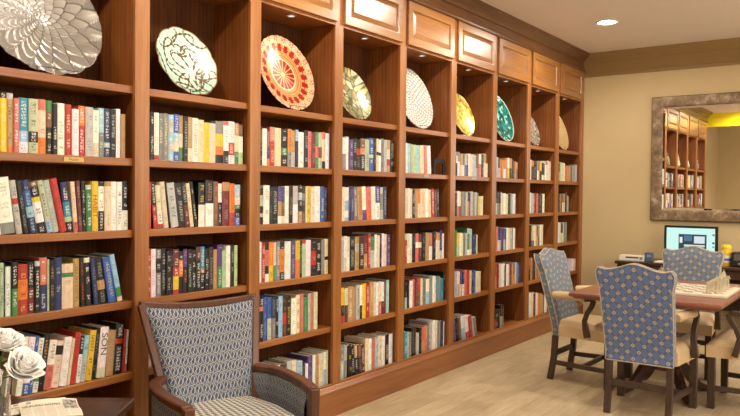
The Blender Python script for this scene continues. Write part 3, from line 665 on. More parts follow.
def book_shape(bm, pg, t, h, d, bands, ink, seed, M=None):
    """cover wrapped round a page block. bm: cover builder, pg: page builder; spine faces -y at y=0"""
    r = random.Random(seed)
    M = M or Matrix()
    T = lambda p: tuple(M @ Vector(p))
    k = .0022 if t > .02 else .0014
    ou, ov = r.random() * 3, r.random() * 3
    jit = lambda c: tuple(min(1, max(0, x * (1 + r.uniform(-.1, .1)))) for x in c)
    colmap = {c: jit(srgb(PAL[c])) for c, _ in bands}
    # spine cross section: slightly rounded
    bul = min(.004, t * .12)
    xs = [0, t * .25, t * .75, t]
    ys = [bul, 0, 0, bul]
    zs = [h]
    for c, f in bands: zs.append(zs[-1] - f * h)
    zs[-1] = 0
    for bi, (c, f) in enumerate(bands):
        z1, z0 = zs[bi], zs[bi + 1]
        col = colmap[c]
        cuts = [z1, z1 - (z1 - z0) * .1, z0 + (z1 - z0) * .12, z0]
        inkc = None
        if ink and not ink.startswith('-'):
            ic = ink
            if abs(sum(srgb(PAL[ic])) - sum(col)) < .35: ic = 'K' if sum(col) > .9 else 'W'
            inkc = srgb(PAL[ic])
        elif not ink and f > .25:
            inkc = srgb(PAL['K' if sum(col) > .9 else 'S'])
        for a in range(3):
            za, zb = cuts[a], cuts[a + 1]
            for q in range(3):
                on = 1.0 if (inkc and a == 1 and q == 1) else 0.0
                if not ink: on *= .5
                ik = (*(inkc or (0, 0, 0)), on)
                P = [(xs[q], ys[q], zb), (xs[q + 1], ys[q + 1], zb), (xs[q + 1], ys[q + 1], za), (xs[q], ys[q], za)]
                bm.quad([T(p) for p in P], col, ik, [(p[0] + ou, p[2] * .8 + ov) for p in P])
    main = colmap[max(bands, key=lambda b: b[1])[0]]
    for x0, x1 in ((0, k), (t - k, t)):
        y0 = bul
        c = [(x0, y0), (x1, y0), (x1, d), (x0, d)]
        bm.quad([T((x, y, h)) for x, y in c], main)
        bm.quad([T((x, y, 0)) for x, y in reversed(c)], main)
        for (xa, ya), (xb, yb2) in zip(c, c[1:] + c[:1]):
            bm.quad([T((xa, ya, 0)), T((xb, yb2, 0)), T((xb, yb2, h)), T((xa, ya, h))], main)
    # spine thickness top and bottom
    bm.quad([T((0, bul, h)), T((t * .25, 0, h)), T((t * .75, 0, h)), T((t, bul, h)), T((t - k, bul + .002, h)), T((k, bul + .002, h))], main)
    bm.quad([T((0, bul, 0)), T((k, bul + .002, 0)), T((t - k, bul + .002, 0)), T((t, bul, 0)), T((t * .75, 0, 0)), T((t * .25, 0, 0))], main)
    ins = .003 if t > .02 else .001
    if pg is not None:
        a, b, y0, y1, z0, z1 = k, t - k, bul + .0021, d - ins, ins, h - ins
        V = [(x, y, z) for x in (a, b) for y in (y0, y1) for z in (z0, z1)]
        pc = jit(srgb('ded3b8'))
        for f in [(0, 1, 3, 2), (4, 6, 7, 5), (0, 4, 5, 1), (2, 3, 7, 6), (0, 2, 6, 4), (1, 5, 7, 3)]:
            pg.quad([T(V[i]) for i in f], pc)


entries = []
for (bay, row), s in BOOKS.items():
    for n, e in enumerate(s.split('|'), 1):
        q = e.split(' ')
        off, t, h, lean = (float(x) for x in q[:4])
        entries.append(dict(bay=bay, row=row, n=n, x=ST[bay - 1] + off / 1000, t=t / 1000, h=h / 1000, lean=math.radians(lean), code=q[4], ink=q[5] if len(q) > 5 else ''))
# right-leaning books sit on their right edge, left-leaning on their left edge
for e in entries:
    dx = e['x']
    r = math.hypot(dx, 2.86)
    e['seen'] = e['t'] * e['h'] / r ** 3
    if e['bay'] == 3 and e['row'] == 5: e['seen'] *= .55
LIMIT = 300
order = sorted(entries, key=lambda e: -e['seen'])
single = {id(e) for e in order[:LIMIT]}
far = BookMB(); far_pg = BookMB()
M_PG = vcol_mat('page_edges', .8)
DEPTH = random.Random(3)
for k, e in enumerate(entries):
    bands = parse(e['code'])
    d = DEPTH.uniform(.14, .19) if e['h'] > .2 else DEPTH.uniform(.11, .15)
    ys = .034 + DEPTH.uniform(0, .007)
    z = SHELF[e['row']] + .0005
    a = e['lean']
    # lean: positive = top to the left
    if a >= 0:
        M = Matrix.Translation((e['x'], ys, z)) @ Matrix.Rotation(-a, 4, 'Y')
    else:
        M = Matrix.Translation((e['x'] + e['t'] / math.cos(a), ys, z)) @ Matrix.Rotation(-a, 4, 'Y') @ Matrix.Translation((-e['t'], 0, 0))
    if id(e) in single:
        bm, pg = BookMB(), BookMB()
        book_shape(bm, pg, e['t'], e['h'], d, bands, e['ink'], k)
        o = bm.link('book', M_BOOK)
        o.matrix_world = M
        p = pg.link('page_block', M_PG); p.parent = o
        cs = []
        for c, f in sorted(bands, key=lambda b: -b[1]):
            if NAMES[c] not in cs: cs.append(NAMES[c])
        nm = ' and '.join(cs[:2]) if len(bands) > 1 and sorted(b[1] for b in bands)[-2] > .25 and len(cs) > 1 else cs[0]
        lean = 'leaning ' if abs(a) > .05 else ''
        lab = '%s%s book, %s from left, %s shelf below %s' % (lean, nm, ORD[e['n']], ORD[e['row']], PLATE[e['bay']])
        tag(o, lab, 'book', 'books in the bookcase')
        if e['ink'] in ('-HABIT', '-SON'):
            w = e['ink'][1:]
            if w == 'HABIT':
                text_mesh('HABIT', .03, 'title', plain('red_title_ink', 'b04a18', .6), o, (e['t'] / 2, -.0004, e['h'] * .5), (PI / 2, PI / 2, 0), .0003, 1.25)
            else:
                text_mesh('SON', .042, 'title', plain('grey_title_ink', '55524c', .6), o, (e['t'] / 2, -.0004, e['h'] * .66), (PI / 2, PI / 2, 0), .0003, 1.2)
    else:
        book_shape(far, far_pg, e['t'], e['h'], d, bands, e['ink'], k, M)
so = far.link('shelved_books', M_BOOK)
tag(so, 'smaller-looking books filling the far bays of the long bookcase', 'book', 'books in the bookcase', 'stuff')
sp_ = far_pg.link('page_blocks', M_PG); sp_.parent = so; sp_['kind'] = 'stuff'

# bookend on the first book shelf of the fifth bay
be = thing('bookend', 'black metal arch bookend beside the thin pale books below the white hobnail plate', 'bookend', (4.962, .04, SHELF[1] + .0005))
m = MB()
def arch(w, h, n=10, r=.035):
    p = [(-w, 0)]
    for k in range(n + 1):
        a = PI - PI / 2 * k / n; p.append((-w + r + r * math.cos(a), h - r + r * math.sin(a)))
    for k in range(n + 1):
        a = PI / 2 - PI / 2 * k / n; p.append((w - r + r * math.cos(a), h - r + r * math.sin(a)))
    return p + [(w, 0)]
oa, ia = arch(.09, .125), arch(.055, .09, r=.028)
n = len(oa)
v = [(x, y, z) for y in (-.006, .006) for x, z in oa + ia]
f = []
for k in range(n - 1):
    f += [(k, k + 1, n + k + 1, n + k), (2 * n + k, 3 * n + k, 3 * n + k + 1, 2 * n + k + 1), (k, 2 * n + k, 2 * n + k + 1, k + 1), (n + k, n + k + 1, 3 * n + k + 1, 3 * n + k)]
f += [(0, n, 3 * n, 2 * n), (n - 1, 3 * n - 1, 4 * n - 1, 2 * n - 1)]
m.add(v, f).build('arch', M_BLACK, be, bevel=.001)
MB().box(-.09, .09, .0062, .1, 0, .002).build('base_plate', M_BLACK, be)

# ---------------------------------------------------------------- plates on easels in the niches
def smooth(a, b, x): 
    t = np.clip((x - a) / (b - a), 0, 1); return t * t * (3 - 2 * t)


def mixc(f, a, b):
    f = np.asarray(f)[..., None]
    return np.asarray(a)[None, None] * (1 - f) + np.asarray(b) * f if np.asarray(a).ndim == 1 else a * (1 - f) + np.asarray(b) * f


def plate_mesh(name, R, colf, mat, nr=48, na=160, rim=None, hf=None, bowl=.1, thick=.004):
    rr = np.linspace(0.004, 1, nr)[:, None] * np.ones((1, na))
    th = np.linspace(0, 2 * PI, na, endpoint=False)[None, :] * np.ones((nr, 1))
    k = rim(th) if rim is not None else np.ones_like(th)
    fade = smooth(.75, 1.0, rr)
    rad = rr * (1 + (k - 1) * fade) * R
    x = rad * np.cos(th); z = rad * np.sin(th) + R
    y = -bowl * R * 2 * (rr ** 2.4) * .5 * 1.6
    if hf is not None: y = y - hf(rr, th) * R
    y = y - y.min()
    col = np.clip(colf(rr, th), 0, 1)
    v = np.stack([x, y, z], -1).reshape(-1, 3)
    f = []
    for i in range(nr - 1):
        for j in range(na):
            j2 = (j + 1) % na
            f.append((i * na + j, i * na + j2, (i + 1) * na + j2, (i + 1) * na + j))
    f.append(tuple(range(na))[::-1])
    me = bpy.data.meshes.new(name); me.from_pydata(v.tolist(), [], f)
    a = me.attributes.new('Col', 'FLOAT_COLOR', 'POINT')
    c4 = np.concatenate([col.reshape(-1, 3), np.ones((nr * na, 1))], 1)
    a.data.foreach_set('color', c4.ravel().tolist())
    me.materials.append(mat); me.shade_smooth()
    o = bpy.data.objects.new(name, me); COL.objects.link(o)
    m = o.modifiers.new('thickness', 'SOLIDIFY'); m.thickness = thick; m.offset = 1
    return o


C = lambda h: np.array(srgb(h))


def voro(rr, th, n, seed):
    g = np.random.default_rng(seed)
    a = g.uniform(0, 2 * PI, n); q = np.sqrt(g.uniform(0, 1, n))
    px, pz = q * np.cos(a), q * np.sin(a)
    X, Z = rr * np.cos(th), rr * np.sin(th)
    d = np.sqrt((X[..., None] - px) ** 2 + (Z[..., None] - pz) ** 2)
    i = d.argmin(-1); ds = np.sort(d, -1)
    return i, ds[..., 0], ds[..., 1] - ds[..., 0]


# 1 silver dahlia: overlapping pointed petals
RK = [.06, .1, .14, .19, .25, .32, .41, .52, .65, .82, 1.06]; NK = [6, 8, 9, 10, 11, 12, 13, 14, 15, 16, 17]
def dahlia(rr, th):
    shade = np.full(rr.shape, .5); edge = np.zeros(rr.shape); found = np.zeros(rr.shape, bool); hgt = np.zeros(rr.shape); mid = np.zeros(rr.shape)
    for k, (R_, n) in enumerate(zip(RK, NK)):
        fr = (th / (2 * PI) * n + (k % 2) * .5) % 1.0
        b = R_ * (1 - .30 * np.abs(2 * fr - 1) ** 1.6)
        inn = RK[k - 1] * .7 if k else 0
        ins = (rr < b) & ~found
        q = np.clip((rr - inn) / (b - inn + 1e-6), 0, 1)
        shade = np.where(ins, .35 + .6 * q, shade)
        edge = np.where(ins, np.clip(1 - (b - rr) / .034, 0, 1) ** .7, edge)
        mid = np.where(ins, np.abs(2 * fr - 1), mid)
        hgt = np.where(ins, .03 * q * (1 - .5 * np.abs(2 * fr - 1)), hgt)
        found |= ins
    return shade, edge, hgt, mid
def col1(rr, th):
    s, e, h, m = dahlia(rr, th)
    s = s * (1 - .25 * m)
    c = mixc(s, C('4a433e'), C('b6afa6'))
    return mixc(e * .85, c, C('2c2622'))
# 2 mint with brown scrolls
def scrolls():
    g = random.Random(8); L = []
    def curl(x, z, a, s, turn, n=24):
        p = []
        for i in range(n):
            p.append((x, z, 1 - i / n * .6)); x += math.cos(a) * s; z += math.sin(a) * s
            a += turn * (.3 + 1.9 * (i / n) ** 2); s *= .96
        L.append(p)
        return p
    def spray(x, z, a, s, n):
        for k in range(n):
            t = 1 if k % 2 else -1
            p = curl(x, z, a + g.uniform(-.7, .7), s * g.uniform(.7, 1.1), t * g.uniform(.16, .26), g.randint(12, 24))
            q = p[len(p) // 3]
            for j in range(2):
                curl(q[0], q[1], a + g.uniform(-1.6, 1.6), s * .6, -t * .34, 10)
    for k in range(4): curl(.05 + .12 * k, -.8 + .1 * k, 1.9 - .5 * k, .06, (1, -1)[k % 2] * .13, 26)
    for k in range(8): curl(.2 * math.cos(k * .8) + .12, .2 * math.sin(k * .8) - .3, k * .8 + .4, .05, (1, -1)[k % 2] * .17, 24)
    for k in range(11):
        t0 = k * .571 + .3; q = .62 + .12 * (k % 3)
        curl(q * math.cos(t0), q * math.sin(t0), t0 + 1.9, .05, (1, -1)[k % 2] * .18, 22)
        curl(q * math.cos(t0), q * math.sin(t0), t0 - 1.3, .04, (-1, 1)[k % 2] * .24, 16)
    for k in range(6): curl(-.15 + .1 * k, .25 + .08 * (k % 3), 1.2 * k, .035, (1, -1)[k % 2] * .25, 16)
    return L
SCR = scrolls()
def col2(rr, th):
    X, Z = rr * np.cos(th), rr * np.sin(th)
    d = np.full(rr.shape, 9.0)
    for p in SCR:
        n = len(p)
        for i, (a, b, w0) in enumerate(p):
            w = w0 * (.8 + .9 * math.sin(i * .8) ** 2)
            d = np.minimum(d, np.sqrt((X - a) ** 2 + (Z - b) ** 2) / w)
    c = mixc(smooth(.2, 1, rr) * .5, C('b9d3c6'), C('98bca9'))
    c = mixc(1 - smooth(.02, .03, d), c, C('5c4226'))
    return mixc(smooth(.965, .985, rr), c, C('8a6a44'))
# 3 red medallion
def col3(rr, th):
    gold, red, cream = C('d49c60'), C('a01c18'), C('f0d8b4')
    s16 = np.cos(16 * th); c = np.zeros(rr.shape + (3,)) + gold
    pet = (rr < .44) & (rr > .07) & (s16 > -.35 - .5 * (rr - .07) / .4 + .35 * (rr < .2))
    c = np.where(pet[..., None], red, c)
    c = np.where(((rr > .40) & (rr < .44))[..., None], cream, c)
    c = np.where(((rr > .44) & (rr < .48) & (np.cos(48 * th) > 0))[..., None], C('b8763c'), c)
    c = np.where(((rr > .5) & (rr < .53) | (rr > .58) & (rr < .6))[..., None], C('b06a38'), c)
    pal = (rr > .62) & (rr < .82) & (np.cos(20 * th) > -.55 + 5.0 * np.maximum(0, rr - .68) - .6 * ((rr > .7) & (rr < .74)))
    c = np.where(pal[..., None], red, c)
    c = np.where((rr > .84)[..., None], C('dcb088'), c)
    pal2 = (rr > .86) & (np.cos(20 * th + PI) + .5 * np.cos(60 * th) > .6)
    c = np.where(pal2[..., None], C('c4705a'), c)
    sp = ((np.sin(60 * th) * np.sin(70 * rr)) > .45) & (rr > .8)
    c = np.where(sp[..., None], cream, c)
    return c
# 4 glass mosaic
def col4(rr, th):
    i, d, e = voro(rr, th, 60, 4)
    pal = np.array([C('cfc6a0'), C('a8a67a'), C('8f9c78'), C('d8c890'), C('b09a6a'), C('dcd8c4')])
    c = pal[i % 6]
    return mixc(1 - smooth(.01, .05, e), c, C('5c6a4c'))
def col5(rr, th): return mixc(bumps5(rr, th) / .026, C('98928a'), C('e8e4dc'))
def bumps5(rr, th):
    k = np.floor(rr * 11); n = np.maximum(6, np.round(k * 4.6))
    ph = (th / (2 * PI) * n + .5 * (k % 2)) % 1 - .5; rad = (rr * 11) % 1 - .5
    return .026 * np.clip(1 - (ph ** 2 + rad ** 2) * 5, 0, 1)
def col6(rr, th):
    i, d, e = voro(rr, th, 240, 6)
    pal = np.array([C('c8a83c'), C('e0c860'), C('a88420'), C('d8bc50'), C('f0e08c')])
    return pal[i % 5]
def col7(rr, th):
    i, d, e = voro(rr, th, 200, 9)
    pal = np.array([C('0e6a64'), C('148078'), C('2aa094'), C('0a5450'), C('a8e0d4'), C('1c8c84')])
    c = pal[i % 6]
    return np.where((rr > .95)[..., None], C('c8e0d4'), c)
def col8(rr, th):
    i, d, e = voro(rr, th, 300, 8)
    pal = np.array([C('a8a09a'), C('c8c0b8'), C('8a827c'), C('e0dad2')])
    return pal[i % 4]
def col9(rr, th):
    b = bumps5(rr, th) / .026
    return mixc(b, C('b09058'), C('e0cca0'))
scal = lambda n, a: (lambda th: 1 - a + a * np.abs(np.cos(th * n / 2)) ** .6)
PL = [  # bay, radius, dx, lean, colour fn, material, rim, height fn, nr, na, label
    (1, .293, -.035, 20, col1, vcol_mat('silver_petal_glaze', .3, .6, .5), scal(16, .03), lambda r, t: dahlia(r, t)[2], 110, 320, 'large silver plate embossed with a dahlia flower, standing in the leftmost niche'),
    (2, .195, 0.0, 21, col2, vcol_mat('mint_glaze', .22, 0, .8), scal(11, .045), None, 110, 420, 'mint green plate with brown scrolls and a wavy rim in a niche'),
    (3, .24, .02, 17, col3, vcol_mat('red_gold_glass', .25, .25, .8), scal(34, .02), None, 90, 320, 'red and gold glass plate with a radiating medallion pattern'),
    (4, .19, -.07, 19, col4, vcol_mat('mosaic_glass', .18, .45, .8), scal(30, .03), None, 70, 200, 'gold and green glass plate of mosaic cells with a beaded rim'),
    (5, .25, -.015, 17, col5, vcol_mat('white_milk_glass', .25, 0, .6), scal(46, .03), bumps5, 90, 276, 'white hobnail plate with a scalloped rim on a wire stand'),
    (6, .19, -.02, 18, col6, vcol_mat('gold_leaf', .3, .7, .4), scal(20, .015), None, 60, 160, 'shiny gold leaf plate in a niche beside a silver strip'),
    (7, .23, .015, 17, col7, vcol_mat('teal_shell', .2, .3, .8), scal(36, .02), None, 60, 160, 'teal green shell plate with a pale rim in a niche'),
    (8, .17, -.06, 18, col8, vcol_mat('grey_sparkle_glass', .28, .6, .4), scal(24, .02), None, 50, 140, 'small silvery grey sparkling plate, second niche from the far end'),
    (9, .225, -.02, 17, col9, vcol_mat('cream_gold_dots', .35, .25, .3), scal(30, .02), bumps5, 80, 240, 'cream and gold dotted plate in the niche nearest the far wall'),
]
def easel(R, lean):
    m = MB()
    w = R * .32
    t = math.tan(lean)
    for s in (-1, 1):
        x = s * w
        hook = [(x, -.045 - .0, .028), (x, -.05, .006), (x, -.03, .0035), (x, .02, .0035), (x, .02 + .03, .0035)]
        m.tube(hook, .0022, 6)
        b = .022 + R * .095
        m.tube([(x, b, .004), (x * .75, b + .002 + t * R * .7, R * .7), (0, b + .004 + t * R * .95, R * .95)], .0022, 6)
    m.tube([(-w, .05, .0035), (w, .05, .0035)], .0022, 6)
    m.tube([(-w, -.047, .026), (w, -.047, .026)], .0018, 6)
    return m
for (bay, R, dx, lean, cf, mt, rim, hf, nr, na, lab) in PL:
    cx = X1 + P * (bay - .5) + dx; cy = .075; le = math.radians(lean)
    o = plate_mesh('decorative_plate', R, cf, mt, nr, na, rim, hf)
    o.location = (cx, cy - .024, DISPLAY + .009); o.rotation_euler = (-le, 0, 0)
    tag(o, lab, 'plate', 'decorative plates in the bookcase niches')
    e = easel(R, le).build('plate_stand', M_WIRE)
    e.location = (cx, cy, DISPLAY + .0005)
    tag(e, 'black wire easel holding the %s' % PLATE[bay], 'stand', 'wire plate stands')
ss = MB().box(4.8 + .265, 4.8 + .40, .05, .09, 0, .008).box(4.8 + .27, 4.8 + .395, .047, .05, .001, .007).build('silver_strip', M_STEEL, bevel=.001)
ss.location = (.33 - .02, .0, DISPLAY + .0005)
tag(ss, 'short flat silver strip lying on the shelf beside the gold plate', 'strip')

# ---------------------------------------------------------------- armchair in front of the shelves
AT = -.372
ac = thing('armchair', 'curved armchair in blue and ivory oval patterned cloth with dark wood frame', 'armchair', (2.341, -.178, 0), AT)
TOPZ = .892
def back_edge(t):        # half width, y, z up the back post (t 0 = seat, 1 = top)
    return .195 + .088 * t, -.19 + .19 * t, .38 + (TOPZ - .38) * t
for s in (-1, 1):
    pts = [(s * .19, .02, 0), (s * .19, -.12, .22)] + [(s * back_edge(t)[0], back_edge(t)[1], back_edge(t)[2]) for t in (0, .25, .5, .75, 1)]
    MB().bar(pts, [.034, .038, .038, .036, .034, .032, .03], [.034, .04, .045, .042, .038, .034, .03], up=(0, 1, 0)).build('back_post' if True else '', W_ARM, ac, bevel=.004)
def dip(s): return TOPZ - .022 * (1 - s * s)
m = MB()
pts = [(s * .29, .0 - .012 * (1 - s * s) * -1, dip(s) + .0) for s in [x / 8 for x in range(-8, 9)]]
m.bar(pts, .03, .03).build('top_rail', W_ARM, ac, bevel=.004)
def back_pt(u, v, front=True):
    s = 2 * u - 1
    hw, y, z = back_edge(v)
    z1 = .38 + (dip(s) - .012 - .38) * v
    edge = min(1, (1 - abs(s)) * 9) ** .5 * min(1, (1 - v) * 12 + .02) ** .5
    return (s * (hw - .014), y - (.012 + .028 * edge if front else -.012), z1)
uvb = lambda u, v: ((2 * u - 1) * (.195 + .088 * v), v * .54 + .2)
m = MB(); m.grid(lambda u, v: back_pt(u, v), 24, 24, uvb)
m.grid(lambda u, v: back_pt(u, v, False), 24, 24, uvb, flip=True)
m.build('backrest', M_OVAL, ac, smooth=60)
nails = MB()
M_NAIL = plain('aged_silver_nails', '85827c', .45, .6)
def nail(p, r=.0038):
    nails.lathe([(r, -.002), (r * .9, .0015), (r * .45, .003), (.0002, .0034)], 6, p)
for k in range(36):
    v = (k + .5) / 36
    for s in (-1, 1):
        hw, y, z = back_edge(v)
        nails_p = (s * (hw - .021), y - .022, z)
        nails.add([tuple(Vector(nails_p) + Vector(d) * .0038) for d in ((-1, 0, 0), (0, 0, -1), (1, 0, 0), (0, 0, 1), (0, -.8, 0))], [(0, 1, 4), (1, 2, 4), (2, 3, 4), (3, 0, 4)])
for k in range(34):
    s = (k + .5) / 17 - 1
    p = Vector((s * .255, -.018, dip(s) - .022))
    nails.add([tuple(p + Vector(d) * .0038) for d in ((-1, 0, 0), (0, 0, -1), (1, 0, 0), (0, 0, 1), (0, -.8, 0))], [(0, 1, 4), (1, 2, 4), (2, 3, 4), (3, 0, 4)])
nails.build('nailhead_trim', M_NAIL, ac, smooth=0)
ARM = [(.222, -.13, .572), (.243, -.165, .571), (.28, -.21, .57), (.300, -.29, .57), (.301, -.41, .57), (.292, -.53, .57), (.275, -.632, .568)]
def arm_at(t):
    k = min(int(t * (len(ARM) - 1)), len(ARM) - 2); q = t * (len(ARM) - 1) - k
    a, b = Vector(ARM[k]), Vector(ARM[k + 1]); return a.lerp(b, q)
for s in (-1, 1):
    pts = [(s * p.x, p.y, p.z) for p in (arm_at(i / 24) for i in range(25))]
    MB().bar(pts, .05, .03).build('arm_rail', W_ARM, ac, bevel=.006)
    MB().hexa([(s * .275 - .016, -.645, 0), (s * .275 + .016, -.645, 0), (s * .275 + .016, -.613, 0), (s * .275 - .016, -.613, 0)],
              [(s * .275 - .022, -.658, .575), (s * .275 + .022, -.658, .575), (s * .275 + .022, -.611, .575), (s * .275 - .022, -.611, .575)]).build('leg', W_ARM, ac, bevel=.004)
    m = MB()
    def side(u, v, o):
        p = arm_at(u * .97)
        d = (arm_at(min(1, u * .97 + .02)) - arm_at(max(0, u * .97 - .02))).normalized()
        nx, ny = -d.y, d.x
        pad = .022 * (1 - (2 * v - 1) ** 4) if o < 0 else 0
        sg = 1 if nx > 0 else -1
        z = .28 + (p.z - .014 - .28) * v
        off = (.012 + pad) * o * sg
        return (s * (p.x + nx * off), p.y + ny * off, z)
    uvs = lambda u, v: (u * .7, v * .34)
    m.grid(lambda u, v: side(u, v, -1), 30, 14, uvs)
    m.grid(lambda u, v: side(u, v, 1), 30, 14, uvs, flip=True)
    m.build('arm_panel', M_OVAL, ac, smooth=60)
    nm = MB()
    for k in range(44):
        u = (k + .5) / 44
        p = Vector(side(u, .955, -1))
        q = Vector((s * -1, -.3, .4)).normalized()
        nm.add([tuple(p + Vector(d) * .0038 + q * .002) for d in ((-.2, -1, 0), (0, 0, -1), (.2, 1, 0), (0, 0, 1))] + [tuple(p + q * .0055)], [(0, 1, 4), (1, 2, 4), (2, 3, 4), (3, 0, 4)])
    nm.build('nailhead_trim', M_NAIL, ac, smooth=0)
def seat_pt(u, v):
    s = 2 * u - 1
    y = -.185 - .445 * v
    hw = .205 + .055 * min(1, v * 2.2)
    e = min(1, (1 - abs(s)) * 7) ** .5 * min(1, (1 - v) * 8) ** .5
    return (s * hw, y, .375 + .085 * e - .012 * s * s)
uvq = lambda u, v: ((2 * u - 1) * .3, v * .565)
m = MB(); m.grid(seat_pt, 26, 26, uvq)
m.grid(lambda u, v: (seat_pt(u, v)[0], seat_pt(u, v)[1], .365), 26, 26, uvq, flip=True)
m.build('seat_cushion', M_SEAT, ac, smooth=60)
MB().box(-.25, .25, -.645, -.623, .26, .366).box(-.18, .18, -.2, -.18, .26, .366).box(-.262, -.24, -.622, -.22, .26, .366).box(.24, .262, -.622, -.22, .26, .366).build('seat_rail', M_OVAL, ac, bevel=.004)

# ---------------------------------------------------------------- side table, newspaper, roses
TZ = .66
BR = Vector((1.636, -.637, 0)); ex = Vector((.6, -.8, 0)); ey = Vector((.8, .6, 0))
tc = BR - ex * .35 - ey * .25
st = thing('side_table', 'dark walnut side table holding newspapers and a vase, front left corner', 'side table', (tc.x, tc.y, 0), math.atan2(-.8, .6))
MB().box(-.35, .35, -.25, .25, TZ - .028, TZ).build('tabletop', wood('walnut_tabletop', 0, '2a1912', '40291c', '573826', rough=.25), st, bevel=.004)
MB().box(-.325, .325, -.225, .225, TZ - .12, TZ - .0285).build('apron', W_DARK, st, bevel=.002)
for sx in (-1, 1):
    for sy in (-1, 1):
        x, y = sx * .305, sy * .205
        MB().hexa([(x - .014, y - .014, 0), (x + .014, y - .014, 0), (x + .014, y + .014, 0), (x - .014, y + .014, 0)],
                  [(x - .022, y - .022, TZ - .121), (x + .022, y - .022, TZ - .121), (x + .022, y + .022, TZ - .121), (x - .022, y + .022, TZ - .121)]).build('leg', W_DARK, st, bevel=.002)
MB().box(-.29, .29, -.19, .19, .18, .198).build('lower_shelf', W_DARK, st, bevel=.002)


def news_mat():
    t = NT('newsprint')
    uv = t.n('ShaderNodeUVMap', uv_map='UVMap'); sp = t.n('ShaderNodeSeparateXYZ'); t.l(uv.outputs[0], sp.inputs[0])
    u, v = sp.outputs[0], sp.outputs[1]
    colf = t.math('FRACT', t.math('MULTIPLY', u, 5))
    incol = t.math('MULTIPLY', t.math('GREATER_THAN', colf, .08), t.math('LESS_THAN', colf, .92))
    line = t.math('GREATER_THAN', t.math('SINE', t.math('MULTIPLY', v, 2 * PI * 46)), .0)
    w = t.noise(t.coord('UV', (90, 46, 1)), 1, 1)
    word = t.math('GREATER_THAN', w, .46)
    txt = t.math('MULTIPLY', t.math('MULTIPLY', incol, line), word)
    txt = t.math('MULTIPLY', txt, t.math('LESS_THAN', v, .84))
    def rect(a, b, c, d):
        return t.math('MULTIPLY', t.math('MULTIPLY', t.math('GREATER_THAN', u, a), t.math('LESS_THAN', u, b)), t.math('MULTIPLY', t.math('GREATER_THAN', v, c), t.math('LESS_THAN', v, d)))
    ph = rect(.74, .98, .42, .95)
    head = t.math('MULTIPLY', rect(.05, .7, .72, .8), t.math('GREATER_THAN', t.noise(t.coord('UV', (60, 8, 1)), 1, 0), .45))
    emb = rect(.12, .2, .87, .96)
    pn = t.noise(t.coord('UV', (14, 10, 1)), 1, 4)
    pic = t.ramp(pn, [(.35, srgb('4c4a46')), (.65, srgb('c8c2b4'))])
    c = t.mix(t.math('MULTIPLY', txt, .5), srgb('e4dccb'), srgb('5a544c'))
    c = t.mix(t.math('MULTIPLY', head, .8), c, srgb('3a3632'))
    c = t.mix(t.math('MULTIPLY', emb, .7), c, srgb('77685a'))
    c = t.mix(ph, c, pic)
    t.base(c).set(Roughness=.8)
    return t.m


M_NEWS = news_mat()
def newspaper(name, p00, px, py, z, lab, lift=.012, th=.006):
    o = Vector((*p00, z)); X = Vector((*px, 0)); Y = Vector((*py, 0))
    def fn(u, v):
        q = o + X * u + Y * v
        q.z += th + lift * math.sin(u * PI) * (.3 + .7 * v) * .6 + .004 * math.sin(v * 7)
        return tuple(q)
    def lo(u, v):
        q = o + X * u + Y * v; q.z += .0006 + lift * math.sin(u * PI) * (.3 + .7 * v) * .5; return tuple(q)
    m = MB(); m.grid(fn, 16, 12, lambda u, v: (u, v)); m.grid(lo, 16, 12, lambda u, v: (0, 0), flip=True)
    n = 17
    T = [fn(i / 16, 0) for i in range(17)] + [fn(1, i / 12) for i in range(13)] + [fn(1 - i / 16, 1) for i in range(17)] + [fn(0, 1 - i / 12) for i in range(13)]
    B = [lo(i / 16, 0) for i in range(17)] + [lo(1, i / 12) for i in range(13)] + [lo(1 - i / 16, 1) for i in range(17)] + [lo(0, 1 - i / 12) for i in range(13)]
    L = len(T)
    m.add(T + B, [(i, (i + 1) % L, L + (i + 1) % L, L + i) for i in range(L)], [[(0, 0)] * 4 for _ in range(L)])
    return tag(m.build(name, M_NEWS, smooth=40), lab, 'newspaper', 'newspapers on the side table')
newspaper('newspaper', (1.212, -.495), (.185, -.06), (.075, .10), TZ + .0005, 'lower folded newspaper peeking out under another on the dark side table', .004, .004)
newspaper('newspaper', (1.219, -.622), (.15, -.105), (.088, .18), TZ + .0125, 'folded newspaper with a grey photograph on top of the newspaper pile', .012)

VX, VY = 1.19, -.52
gl = NT('clear_glass'); gl.base((1, 1, 1)).set(Roughness=.03, IOR=1.45); gl.b.inputs['Transmission Weight'].default_value = 1
VZ = TZ + .0005
m = MB()
nfl = 20
prof_o = [(.036, 0), (.042, .012), (.043, .06), (.047, .12), (.052, .158)]
prof_i = [(.048, .158), (.043, .12), (.039, .06), (.038, .016), (.004, .012)]
m.lathe(prof_o + prof_i, 40, (VX, VY, VZ))
vs = m.build('glass_vase', gl.m)
tag(vs, 'clear glass vase of white roses on the dark side table', 'vase')
wt = NT('rose_petals'); wt.base(srgb('fbf8f4')).set(Roughness=.6)
wt.b.inputs['Subsurface Weight'].default_value = .08; wt.b.inputs['Subsurface Radius'].default_value = (.02, .015, .01)
M_ROSE = wt.m
M_LEAF = plain('rose_leaf_green', '5a6a34', .5, 0, .15)
M_STEM = plain('rose_stem_green', '55682f', .5)
